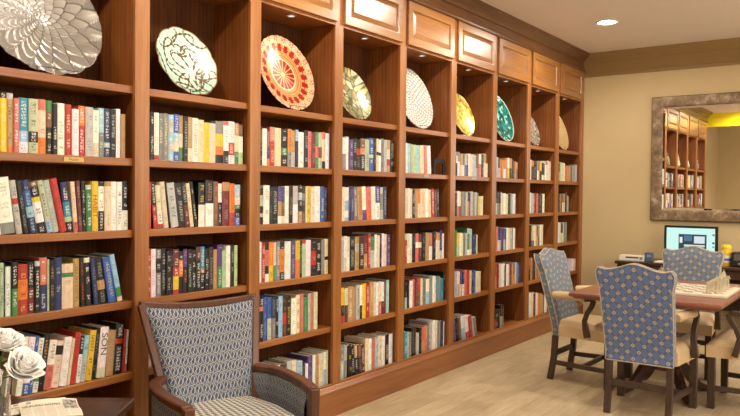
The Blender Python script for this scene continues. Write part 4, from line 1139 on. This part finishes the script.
def rose(center, R, up, seed, lab):
    g = random.Random(seed)
    c = Vector(center); up = Vector(up).normalized()
    Q = up.to_track_quat('Z', 'Y').to_matrix()
    root = thing('white_rose', lab, 'rose', (c.x, c.y, c.z), 0, 'white roses in the glass vase')
    m = MB()
    N = 26
    for k in range(N):
        q = k / (N - 1)
        phi = k * 2.39996
        ang = .08 + 1.25 * q ** 1.2
        Lp = R * (1.05 + .25 * q)
        wid = R * (.42 + .42 * q)
        wob = g.uniform(-1, 1)
        pts = [(R * .06, -R * .55)]
        for i in range(14):
            v_ = (i + .5) / 14
            b_ = ang * (1.25 - 1.15 * v_) + (.25 + .9 * q) * max(0, v_ - .72) * 3.2 - .35 * (1 - q) * v_
            pts.append((pts[-1][0] + Lp / 14 * math.sin(b_), pts[-1][1] + Lp / 14 * math.cos(b_)))
        def fn(u, v, q=q, phi=phi, pts=pts, wid=wid, wob=wob, k=k):
            i = min(13, int(v * 14)); f = v * 14 - i
            r = pts[i][0] * (1 - f) + pts[i + 1][0] * f; z = pts[i][1] * (1 - f) + pts[i + 1][1] * f
            s = 2 * u - 1
            w = wid * (math.sin(PI * min(.5, .12 + v * .55)) ** .8) * (1 - .22 * max(0, v - .75) * 4 * s * s)
            a = phi + s * w / max(r, R * .22)
            r2 = r + R * .05 * math.cos(3 * s + k) * v + R * .04 * s * s * v
            z2 = z - R * .14 * s * s * v + R * .035 * math.sin(5 * s + wob * 4) * v * v
            return tuple(Q @ Vector((r2 * math.cos(a), r2 * math.sin(a), z2)))
        m.grid(fn, 10, 12)
    m.build('flower_head', M_ROSE, root, smooth=80, solid=.0009)
    # stem down into the vase and two leaves
    base = Q @ Vector((0, 0, -R * .5))
    foot = Vector((VX + g.uniform(-.015, .015), VY + g.uniform(-.015, .015), VZ + .02)) - c
    neck = Vector((VX + (c.x - VX) * .25, VY + (c.y - VY) * .25, VZ + .15)) - c
    MB().tube([base, base.lerp(neck, .5) - up * .01, neck, foot], .0028, 6).build('stem', M_STEM, root)
    for s in (-1, 1):
        d = (neck - base) ; p = base + d * .35
        side = Vector((g.uniform(-1, 1), g.uniform(-1, .2), .2)).normalized()
        L = .06; wv = side.cross(Vector((0, 0, 1))).normalized()
        def lf(u, v): 
            q = p + side * L * v + wv * (2 * u - 1) * .02 * math.sin(PI * min(.98, v) ** .8) + Vector((0, 0, -.015 * v * v - .006 * abs(2 * u - 1)))
            return tuple(q)
        MB().grid(lf, 4, 8).build('leaf', M_LEAF, root, smooth=60, solid=.0006)
    return root


def cam_pt(px, py, depth):
    """a place in the room seen at this pixel of the photo, this far ahead of the viewer"""
    return CAM + (FWD + RGT * ((px - 370) / FPX) + UPV * ((208 - py) / FPX)) * depth


FPX = 723.61
_y, _p, _r = .6237, -.0202, .0097
FWD = Vector((math.cos(_y) * math.cos(_p), math.sin(_y) * math.cos(_p), math.sin(_p)))
_R = Vector((FWD.y, -FWD.x, 0)).normalized(); _U = _R.cross(FWD)
RGT = _R * math.cos(_r) + _U * math.sin(_r); UPV = _U * math.cos(_r) - _R * math.sin(_r)
for (px, py, dep, R, up, lab) in ((6, 340, 2.36, .054, (.1, -.45, 1), 'topmost white rose above the glass vase'),
                                  (25, 365, 2.24, .058, (.1, -.75, .75), 'largest open white rose, facing forward at the right of the vase'),
                                  (-13, 380, 2.24, .045, (-.5, -.7, .5), 'small white rose at the picture edge, left of the largest rose')):
    p = cam_pt(px, py, dep)
    rose(p, R, up, int(px) + 60, lab)

# ---------------------------------------------------------------- dining chairs
def chair_top(s):
    """camel-back outline with rounded ears"""
    a = abs(s)
    z = .945 + .045 * math.exp(-(s / .42) ** 2)
    z += .014 * smooth_s(.72, .95, a)
    z -= .03 * max(0, (a - .93) / .07) ** 2
    return z
def smooth_s(a, b, x):
    t = max(0, min(1, (x - a) / (b - a))); return t * t * (3 - 2 * t)
def half_w(v):
    return .21 + .016 * v + .014 * smooth_s(.82, .95, v)
ZB = .345
def back_surf(u, v, front):
    s = 2 * u - 1
    z = ZB + (chair_top(s) - ZB) * v
    x = s * half_w(v)
    y = .212 + .165 * ((z - .40) / .6) ** 1.1 if z > .40 else .212 - .0 * (z - .4)
    if front:
        e = min(1, (1 - abs(s)) * 6 + .0) ** .5 * min(1, (1 - v) * 8) ** .5
        y -= .05 + .02 * e
    else:
        e = min(1, (1 - abs(s)) * 10) ** .5 * min(1, (1 - v) * 14) ** .5
        y += .006 * e
    return (x, y, z)
def make_chair(label, cloth, loc, rz, name='dining_chair'):
    root = thing(name, label, 'chair', (loc[0], loc[1], 0), rz, 'upholstered armchairs around the chess table')
    uvf = lambda u, v: ((2 * u - 1) * half_w(v) + .5, v * .63 + .02)
    m = MB()
    m.grid(lambda u, v: back_surf(u, v, True), 28, 28, uvf)
    m.grid(lambda u, v: back_surf(u, v, False), 28, 28, uvf, flip=True)
    # sides, top and bottom of the back
    ring = [(0, i / 28) for i in range(29)] + [(i / 28, 1) for i in range(1, 29)] + [(1, 1 - i / 28) for i in range(1, 29)] + [(1 - i / 28, 0) for i in range(1, 28)]
    A = [back_surf(u, v, True) for u, v in ring]; B = [back_surf(u, v, False) for u, v in ring]
    L = len(ring)
    acc = 0; uvs = []
    for i in range(L):
        j = (i + 1) % L; d = (Vector(A[j]) - Vector(A[i])).length
        uvs.append([(.0, acc), (.0, acc + d), (.06, acc + d), (.06, acc)]); acc += d
    m.add(A + B, [(i, (i + 1) % L, L + (i + 1) % L, L + i) for i in range(L)], uvs)
    bk = m.build('backrest', cloth, root, smooth=55)
    for fr in (True, False):
        path = [back_surf(u, v, fr) for u, v in ring if v > 0 or u in (0, 1)]
        k0 = 0
        path = [back_surf(0, i / 28, fr) for i in range(29)] + [back_surf(i / 28, 1, fr) for i in range(1, 29)] + [back_surf(1, 1 - i / 28, fr) for i in range(1, 29)]
        if not fr: path += [back_surf(1 - i / 28, 0, fr) for i in range(1, 29)]
        MB().tube(path, .004, 6).build('piping', M_PIPING, bk)
    # seat
    def seat(u, v):
        s = 2 * u - 1
        y = .155 - .415 * v
        hw = .222 + .045 * v
        e = min(1, (1 - abs(s)) * 7) ** .5 * min(1, (1 - v) * 7) ** .5
        return (s * hw, y, .425 + .04 * e)
    m = MB(); m.grid(seat, 22, 20)
    ring2 = [(i / 22, 0) for i in range(23)] + [(1, i / 20) for i in range(1, 21)] + [(1 - i / 22, 1) for i in range(1, 23)] + [(0, 1 - i / 20) for i in range(1, 20)]
    A = [seat(u, v) for u, v in ring2]; n = len(A)
    B = [(x * 1.0, y, .345) for x, y, z in A]
    m.add(A + B, [(i, n + i, n + (i + 1) % n, (i + 1) % n) for i in range(n)] + [tuple(range(n, 2 * n))])
    m.build('seat', M_CREAM, root, smooth=50)
    # arms: padded roll and a curved wooden support
    for s in (-1, 1):
        P = [(s * .222, .20, .655), (s * .24, .10, .662), (s * .262, -.0, .664), (s * .272, -.06, .66)]
        m = MB()
        pts = [Vector(P[0]).lerp(Vector(P[1]), t / 4) for t in range(4)] + [Vector(P[1]).lerp(Vector(P[2]), t / 4) for t in range(4)] + [Vector(P[2]).lerp(Vector(P[3]), t / 4) for t in range(5)]
        rr = [.026] + [.029] * 3 + [.03] * 4 + [.031] * 3 + [.029, .018]
        m.tube(pts, rr, 12)
        m.build('arm_pad', M_CREAM, root, smooth=60)
        q = [(s * .272, -.06, .648), (s * .274, -.105, .655), (s * .274, -.125, .635), (s * .272, -.112, .60), (s * .268, -.08, .55), (s * .268, -.06, .49), (s * .272, -.07, .43), (s * .274, -.085, .37)]
        MB().bar(q, [.032, .036, .036, .034, .03, .03, .036, .04], [.03, .03, .032, .034, .036, .036, .04, .044], up=(0, 1, 0) if False else (1, 0, 0)).build('arm_support', W_LEG, root, bevel=.004)
    # legs
    for s in (-1, 1):
        x = s * .19
        MB().bar([(x, .235, 0), (x, .205, .18), (x, .195, .36)], .038, .042, up=(0, 1, 0)).build('rear_leg', W_LEG, root, bevel=.003)
        x = s * .238
        MB().bar([(x, -.228, 0), (x, -.228, .35)], .046, .046, up=(0, 1, 0)).build('front_leg', W_LEG, root, bevel=.003)
        MB().bar([(s * .192, .20, .135), (s * .235, -.205, .135)], .024, .034).build('side_stretcher', W_LEG, root, bevel=.002)
    MB().bar([(-.172, .207, .20), (.172, .207, .20)], .022, .04).build('rear_stretcher', W_LEG, root, bevel=.002)
    MB().bar([(-.202, -.03, .135), (.202, -.03, .135)], .022, .034).build('cross_stretcher', W_LEG, root, bevel=.002)
    return root


# local front is -y
make_chair('blue patterned high-back dining chair seen from behind, nearest the camera at the chess table', M_DAMASK, (4.955, -1.575), PI / 2)
make_chair('light-greyed blue dining chair with cream arms between the chess table and the bookcase', M_DAMASK_GREYED, (5.5, -1.0), -.03)
make_chair('dining chair at the right picture edge, only its cream seat and arm showing', M_DAMASK_GREYED, (5.49, -2.14), PI)
make_chair('light-greyed blue dining chair on the far side of the chess table before the monitor', M_DAMASK_GREYED, (6.27, -1.505), -PI / 2)

# ---------------------------------------------------------------- chess table
TX0, TX1, TY0, TY1, TH = 4.825, 6.10, -2.04, -1.075, .75
tb = thing('chess_table', 'reddish wooden games table with moulded edge holding the chessboard', 'table', ((TX0 + TX1) / 2, (TY0 + TY1) / 2, 0))
m = MB()
def slab(i, z): return [(TX0 + i, TY0 + i, z), (TX1 - i, TY0 + i, z), (TX1 - i, TY1 - i, z), (TX0 + i, TY1 - i, z)]
lv = [slab(.012, TH), slab(.003, TH - .006), slab(0, TH - .018), slab(.004, TH - .028), slab(.02, TH - .034), slab(.03, TH - .045)]
v = [p for l in lv for p in l]
f = [(0, 1, 2, 3), (23, 22, 21, 20)]
for i in range(5):
    for k in range(4): f.append((i * 4 + k, i * 4 + (k + 1) % 4, i * 4 + 4 + (k + 1) % 4, i * 4 + 4 + k))
m.add(v, f).build('tabletop', W_TABLE, tb, world=True, bevel=.002, smooth=30)
cx, cy = (TX0 + TX1) / 2, (TY0 + TY1) / 2
MB().box(cx - .34, cx + .34, cy - .26, cy + .26, TH - .075, TH - .0455).build('apron', W_TABLE, tb, world=True, bevel=.004)
MB().lathe([(.16, .674), (.15, .66), (.09, .64), (.06, .6), (.058, .5), (.075, .42), (.095, .36), (.09, .3), (.06, .26), (.075, .24), (.08, .17), (.03, .16)], 28, (cx, cy, 0)).build('pedestal', W_TABLE, tb, world=True)
W_FOOT = wood('dark_red_table_foot', 2, '2c1610', '3d2018', '522c22', rough=.3)
for a in (45, 135, 225, 315):
    c_, s_ = math.cos(math.radians(a)), math.sin(math.radians(a))
    prof = [(.05, .235), (.10, .225), (.16, .17), (.22, .09), (.27, .045), (.31, .03), (.335, .022)]
    hh = [.07, .075, .07, .06, .055, .05, .044]
    MB().bar([(cx + r * c_, cy + r * s_, z) for r, z in prof], [.06, .06, .055, .05, .05, .055, .05], hh).build('foot', W_FOOT, tb, world=True, bevel=.006)

# chessboard and men
BX0, BX1, BY0, BY1 = 5.157, 5.715, -2.012, -1.455
cbz = TH + .0005
cb = thing('chessboard', 'cream bordered chessboard lying on the reddish table', 'chessboard', ((BX0 + BX1) / 2, (BY0 + BY1) / 2, cbz))
M_BORD = plain('cream_board_border', 'd9d0ba', .4, 0, .05)
M_SQL = plain('cream_square', 'e4dcc6', .35); M_SQD = plain('brown_square', '8c8068', .4)
MB().box(BX0, BX1, BY0, BY1, cbz, cbz + .018).build('board', M_BORD, cb, world=True, bevel=.003)
m = MB(); sq = (BX1 - BX0 - .09) / 8
for i in range(8):
    for j in range(8):
        m.cur = (i + j) % 2
        x, y = BX0 + .045 + i * sq, BY0 + .045 + j * sq
        m.box(x, x + sq, y, y + sq, cbz + .0182, cbz + .0192)
m.build('squares', [M_SQL, M_SQD], cb, world=True, smooth=0)
PR = {
    'pawn': [(.017, 0), (.018, .004), (.013, .01), (.009, .014), (.007, .03), (.011, .034), (.006, .037), (.011, .045), (.0105, .052), (.005, .058), (.0005, .06)],
    'rook': [(.02, 0), (.02, .006), (.014, .013), (.011, .02), (.011, .045), (.016, .05), (.016, .064), (.0115, .064), (.0115, .058), (.0005, .058)],
    'bishop': [(.02, 0), (.02, .006), (.013, .013), (.009, .022), (.008, .048), (.014, .052), (.008, .055), (.0125, .066), (.01, .076), (.004, .084), (.004, .088), (.0005, .09)],
    'queen': [(.021, 0), (.021, .006), (.014, .014), (.01, .025), (.009, .06), (.015, .064), (.009, .067), (.014, .088), (.012, .09), (.007, .088), (.005, .096), (.0005, .1)],
    'king': [(.022, 0), (.022, .006), (.015, .014), (.011, .025), (.01, .066), (.016, .07), (.01, .073), (.015, .094), (.013, .098), (.006, .1), (.0005, .101)],
    'knight': [(.02, 0), (.02, .006), (.014, .014), (.012, .018), (.0005, .019)],
}
def piece_mesh(kind, mat):
    m = MB(); m.lathe([(r * .62, z * 1.3) for r, z in PR[kind]], 14)
    if kind == 'king': m.box(-.002, .002, -.002, .002, .13, .146).box(-.006, .006, -.002, .002, .135, .14)
    if kind == 'knight':
        m.prism([(-.011, .017), (.012, .017), (.011, .035), (.016, .046), (.02, .05), (.018, .056), (.006, .066), (.0, .074), (-.004, .068), (-.012, .058), (-.014, .04)], 0, -.0075, .0075)
    if kind == 'rook':
        for k in range(4):
            a = k * PI / 2 + .4; m.box(math.cos(a) * .0135 - .003, math.cos(a) * .0135 + .003, math.sin(a) * .0135 - .003, math.sin(a) * .0135 + .003, .062, .069)
    o = m.build(kind, mat, smooth=50)
    return o
M_IV = plain('ivory_chess_resin', 'bdb090', .4, 0, .15); M_IV2 = plain('antique_bronze_resin', '8d8266', .35, .2, .08)
BACKROW = ['rook', 'knight', 'bishop', 'queen', 'king', 'bishop', 'knight', 'rook']
for side, mt, j0, j1, where, colr in ((0, M_IV, 0, 1, 'right side of the board', 'ivory'), (1, M_IV2, 7, 6, 'left side of the board', 'grey-gold')):
    proto = {}
    def put(kind, i, j, lab):
        if kind not in proto:
            o = piece_mesh(kind, mt); proto[kind] = o; o.name = 'chess_' + kind
        else:
            o = proto[kind].copy(); COL.objects.link(o)
        o.location = (BX0 + .045 + (i + .5) * sq, BY0 + .045 + (j + .5) * sq, cbz + .0195)
        o.rotation_euler = (0, 0, 0 if side == 0 else PI)
        tag(o, lab, 'chess piece', 'chess pieces on the board')
    for i, kd in enumerate(BACKROW):
        put(kd, i, j0, '%s chess %s, %s from near edge, outer row, %s' % (colr, kd, ORD[i + 1], where))
        put('pawn', i, j1, '%s chess pawn, %s from near edge, pawn row, %s' % (colr, ORD[i + 1], where))

# ---------------------------------------------------------------- mirror on the far wall
MY0, MY1, MZ0, MZ1, FW = -2.45, -.755, 1.155, 2.475, .112
mr = thing('wall_mirror', 'large wall mirror in a wide rustic brown and silver frame', 'mirror', (XW, (MY0 + MY1) / 2, MZ0))
t = NT('distressed_silver_brown_frame')
n1 = t.noise(t.coord('Object'), 9, 6, .7); n2 = t.noise(t.coord('Object', (30, 30, 30)), 2, 4, .6)
c = t.ramp(t.math('ADD', t.math('MULTIPLY', n1, .7), t.math('MULTIPLY', n2, .3)), [(.36, srgb('5c4836')), (.5, srgb('7c654c')), (.6, srgb('a08a6c')), (.68, srgb('cdbf9f'))])
t.base(c).set(Roughness=.45, Metallic=.25); t.bump(n2, .3, .006)
M_FRAME = t.m
m = MB()
xo, xi = XW - .042, XW - .03
def rect(i, x): return [(x, MY0 + i, MZ0 + i), (x, MY1 - i, MZ0 + i), (x, MY1 - i, MZ1 - i), (x, MY0 + i, MZ1 - i)]
lv = [rect(0, XW - .001), rect(0, xo + .006), rect(.008, xo), rect(FW - .02, xo + .004), rect(FW, xi), rect(FW, XW - .001)]
v = [p for l in lv for p in l]; f = []
for i in range(6):
    a, b = i * 4, ((i + 1) % 6) * 4
    for k in range(4): f.append((a + k, a + (k + 1) % 4, b + (k + 1) % 4, b + k))
m.add(v, f).build('frame', M_FRAME, mr, world=True, smooth=30)
mg = NT('mirror_glass'); mg.base((.93, .93, .92)).set(Roughness=.01, Metallic=1.0)
e = FW + .0005; bv = .022
m = MB(); A = rect(e, XW - .022); B = rect(e + bv, XW - .026); Cb = rect(e, XW - .002)
m.add(A + B + Cb, [(4, 5, 6, 7)] + [(k, (k + 1) % 4, 4 + (k + 1) % 4, 4 + k) for k in range(4)] + [(k, 8 + k, 8 + (k + 1) % 4, (k + 1) % 4) for k in range(4)] + [(11, 10, 9, 8)])
m.build('mirror_glass', mg.m, mr, world=True, smooth=0)

# ---------------------------------------------------------------- desk with computer below the mirror
DX0, DX1, DY0, DY1, DH = 7.55, 8.118, -2.5, -.58, .745
dk = thing('desk', 'dark brown desk against the far wall under the mirror', 'desk', ((DX0 + DX1) / 2, (DY0 + DY1) / 2, 0))
MB().box(DX0 - .02, DX1, DY0 - .02, DY1 + .02, DH - .03, DH).build('desktop', W_DARK, dk, world=True, bevel=.004)
for y in (DY0, -1.9, -1.18, DY1 - .03):
    MB().box(DX0, DX1 - .005, y, y + .03, 0, DH - .0305).build('side_panel', W_DARK, dk, world=True, bevel=.002)
MB().box(DX1 - .03, DX1 - .01, -1.869, -1.181, .25, DH - .031).build('modesty_panel', W_DARK, dk, world=True)
for (ya, yb) in ((DY0 + .032, -1.902), (-1.148, DY1 - .032)):
    for (za, zb) in ((.08, .28), (.29, .49), (.50, .71)):
        d = MB().box(DX0 - .006, DX0 + .42, ya, yb, za, zb).build('drawer', W_DARK, dk, world=True, bevel=.004)
        kn = MB().lathe([(.008, 0), (.006, .012), (.013, .018), (.012, .026), (.0005, .028)], 14).build('knob', M_STEEL, d)
        kn.location = (DX0 - .0065 - dk.location.x, (ya + yb) / 2 - dk.location.y, (za + zb) / 2 - dk.location.z)
        kn.rotation_euler = (0, -PI / 2, 0)
d = MB().box(DX0 - .004, DX0 + .4, -1.867, -1.183, .63, .71).build('drawer', W_DARK, dk, world=True, bevel=.004)

mx, my0, my1, mz0, mz1 = 7.85, -1.475, -.965, .80, 1.116
mo = thing('computer_monitor', 'black computer monitor showing a pale turquoise page, standing on the desk', 'monitor', (mx, (my0 + my1) / 2, DH + .0005))
MB().box(mx, mx + .032, my0, my1, mz0, mz1).build('casing', M_BLACK, mo, world=True, bevel=.006)
scr = MB().box(mx - .0012, mx - .0004, my0 + .026, my1 - .026, mz0 + .024, mz1 - .024).build('screen', emit('screen_turquoise', srgb('c8f4ea'), 1.05), mo, world=True, smooth=0)
# page on screen: dark window with picture blocks, narrow strip of icons at the right
def blk(y0, y1, z0, z1, hexc, lift, name):
    MB().box(mx - .0014 - lift, mx - .0013 - lift + .0001, y1, y0, z0, z1).build(name, emit(name + '_' + hexc, srgb(hexc), .9), scr, smooth=0, world=True)
blk(-1.108, -1.372, .845, 1.03, '2c4450', 0, 'page_window')
blk(-1.118, -1.145, .94, 1.0, 'e8f6f4', .0003, 'page_text')
blk(-1.16, -1.235, .96, 1.016, '4c7c98', .0003, 'page_picture')
blk(-1.255, -1.355, .94, 1.012, 'e4f0f4', .0003, 'page_picture')
blk(-1.16, -1.355, .905, .925, 'd8ecee', .0003, 'page_text')
for k in range(5):
    blk(-1.425, -1.445, 1.06 - k * .04, 1.078 - k * .04, ('e8e8f0', '3c88b8', 'ffffff', '505860', '88b8a0')[k], .0002, 'page_icon')
MB().box(mx + .01, mx + .06, -1.25, -1.19, DH + .012, .9).build('stand_neck', M_BLACK, mo, world=True, bevel=.004)
MB().box(mx - .06, mx + .13, -1.34, -1.10, DH + .0005, DH + .0125).build('stand_base', M_BLACK, mo, world=True, bevel=.004)

wz = DH + .0005
cn = thing('wipes_canister', 'yellow wipes canister with white lid ring right of the monitor', 'canister', (7.72, -1.575, wz))
MB().lathe([(.046, .0), (.048, .004), (.048, .165), (.046, .17), (.044, .17)], 28).build('body', plain('yellow_plastic', 'e0b81c', .35), cn)
MB().lathe([(.0485, .03), (.0487, .031), (.0487, .10), (.0485, .101)], 28).build('label_band', plain('white_blue_label', 'e2dfd0', .4), cn)
MB().lathe([(.0485, .1715), (.0485, .19), (.043, .202), (.02, .205), (.001, .205)], 28).build('lid', plain('yellow_lid', 'ead02c', .35), cn)
MB().lathe([(.0489, .05), (.049, .051), (.049, .072), (.0489, .073)], 28).build('blue_stripe', plain('blue_print', '4a62a0', .4), cn)
dc = thing('desk_speaker', 'small black box with a silver front beside the yellow canister', 'speaker', (7.70, -1.70, wz))
MB().box(-.06, .06, -.068, .068, 0, .14).build('housing', plain('dark_plastic', '241f1b', .4), dc, bevel=.008)
MB().box(-.0615, -.0605, -.045, .045, .06, .12).build('front_plate', plain('grey_plate', '6e6a62', .35, .4), dc, bevel=.003)
dial = MB().lathe([(.012, 0), (.012, .006), (.0005, .007)], 16).build('dial', M_STEEL, dc)
dial.location = (-.0606, 0, .03); dial.rotation_euler = (0, -PI / 2, 0)
tg = thing('tissue_box', 'flat white box with dark printing at the left end of the desk', 'box', (7.70, -.70, wz))
MB().box(-.06, .06, -.125, .125, 0, .052).build('carton', plain('white_card', 'e8e2d4', .6), tg, bevel=.002)
MB().box(-.0606, -.0602, -.07, .06, .024, .04).build('printed_band', plain('dark_print', '4a423c', .6), tg)
MB().box(-.0606, -.0602, -.11, -.08, .012, .042).build('printed_block', plain('grey_print', '8c8478', .6), tg)
bb = thing('blue_carton', 'small slate blue carton on the desk beside the flat white box', 'carton', (7.68, -.865, wz))
MB().box(-.035, .035, -.038, .038, 0, .09).build('carton', plain('slate_blue_card', '4c5c74', .5), bb, bevel=.002)
MB().box(-.0354, -.0351, -.026, .012, .045, .07).build('printed_block', plain('pale_print', '8a98ac', .5), bb)
pp = MB().box(7.60, 7.80, -1.09, -.93, wz, wz + .007).build('paper_sheets', plain('white_paper', 'e6e0d2', .7), bevel=.0008)
tag(pp, 'thin stack of white paper on the desk left of the monitor', 'paper')

# ---------------------------------------------------------------- lights
M_LAMP = emit('downlight_glow', (1, .88, .7), 60)
M_RING = plain('white_light_trim', 'e6ddd0', .5)
def downlight(x, y, lab, power):
    r = thing('ceiling_light', lab, 'ceiling light', (x, y, H), 0, 'recessed downlights in the ceiling')
    MB().lathe([(.1, -.001), (.1, -.006), (.095, -.01), (.083, -.008), (.075, -.002), (.075, -.001)], 32).build('trim_ring', M_RING, r)
    MB().lathe([(.0745, -.0012), (.0745, -.003), (.04, -.0045), (.001, -.005)], 32).build('diffuser', M_LAMP, r)
    L = bpy.data.lights.new('downlight', 'SPOT'); L.energy = power; L.color = (1, .9, .76); L.spot_size = math.radians(178); L.spot_blend = .5
    L.shadow_soft_size = .06
    o = bpy.data.objects.new('downlight_or_fill', L); COL.objects.link(o); o.location = (x, y, H - .012)
downlight(6.65, -.725, 'bright round recessed downlight in the ceiling above the far bays', 95)
downlight(4.85, -.725, 'recessed downlight over the middle bays, above the picture', 95)
downlight(3.05, -.725, 'recessed downlight over the mint plate bay, above the picture', 90)
downlight(1.45, -.725, 'recessed downlight nearest the header over the leftmost bay', 90)
def area(loc, target, size, energy, col):
    L = bpy.data.lights.new('fill_light', 'AREA'); L.shape = 'RECTANGLE'; L.size, L.size_y = size; L.energy = energy; L.color = col
    o = bpy.data.objects.new('fill_light', L); COL.objects.link(o); o.location = loc
    o.rotation_euler = (Vector(target) - Vector(loc)).to_track_quat('-Z', 'Y').to_euler()
    return o
area((2.6, -5.3, 2.1), (3.6, 0, 1.2), (3.6, 1.8), 135, (1, .95, .88))  # this pair is added fill without a real source, aimed at the bookcase
area((6.6, -5.3, 2.2), (6.0, 0, 1.0), (2.6, 1.6), 60, (1, .93, .82))
for (x, y) in ((5.6, -2.8), (7.2, -2.4), (2.6, -2.9), (-.5, -1.6)):  # bare spots without fixtures; the last is added to brighten the mirrored wall
    L = bpy.data.lights.new('downlight', 'SPOT'); L.energy = 90; L.color = (1, .89, .74); L.spot_size = math.radians(125); L.spot_blend = .7; L.shadow_soft_size = .1
    o = bpy.data.objects.new('downlight_or_fill', L); COL.objects.link(o); o.location = (x, y, H - .02)
w = bpy.data.worlds.new('world'); scene.world = w; w.use_nodes = True
w.node_tree.nodes['Background'].inputs[0].default_value = (1, .93, .84, 1)
w.node_tree.nodes['Background'].inputs[1].default_value = .12

# ---------------------------------------------------------------- camera
cd = bpy.data.cameras.new('camera'); co = bpy.data.objects.new('camera', cd); COL.objects.link(co)
cd.sensor_width = 36; cd.lens = 36 * FPX / 740
cd.clip_start = .05
Mx = Matrix((RGT, UPV, -FWD)).transposed().to_4x4(); Mx.translation = CAM
co.matrix_world = Mx
scene.camera = co
scene.view_settings.view_transform = 'Standard'
scene.view_settings.look = 'None'
scene.view_settings.exposure = 0.0
scene.cycles.use_denoising = True
scene.cycles.max_bounces = 8
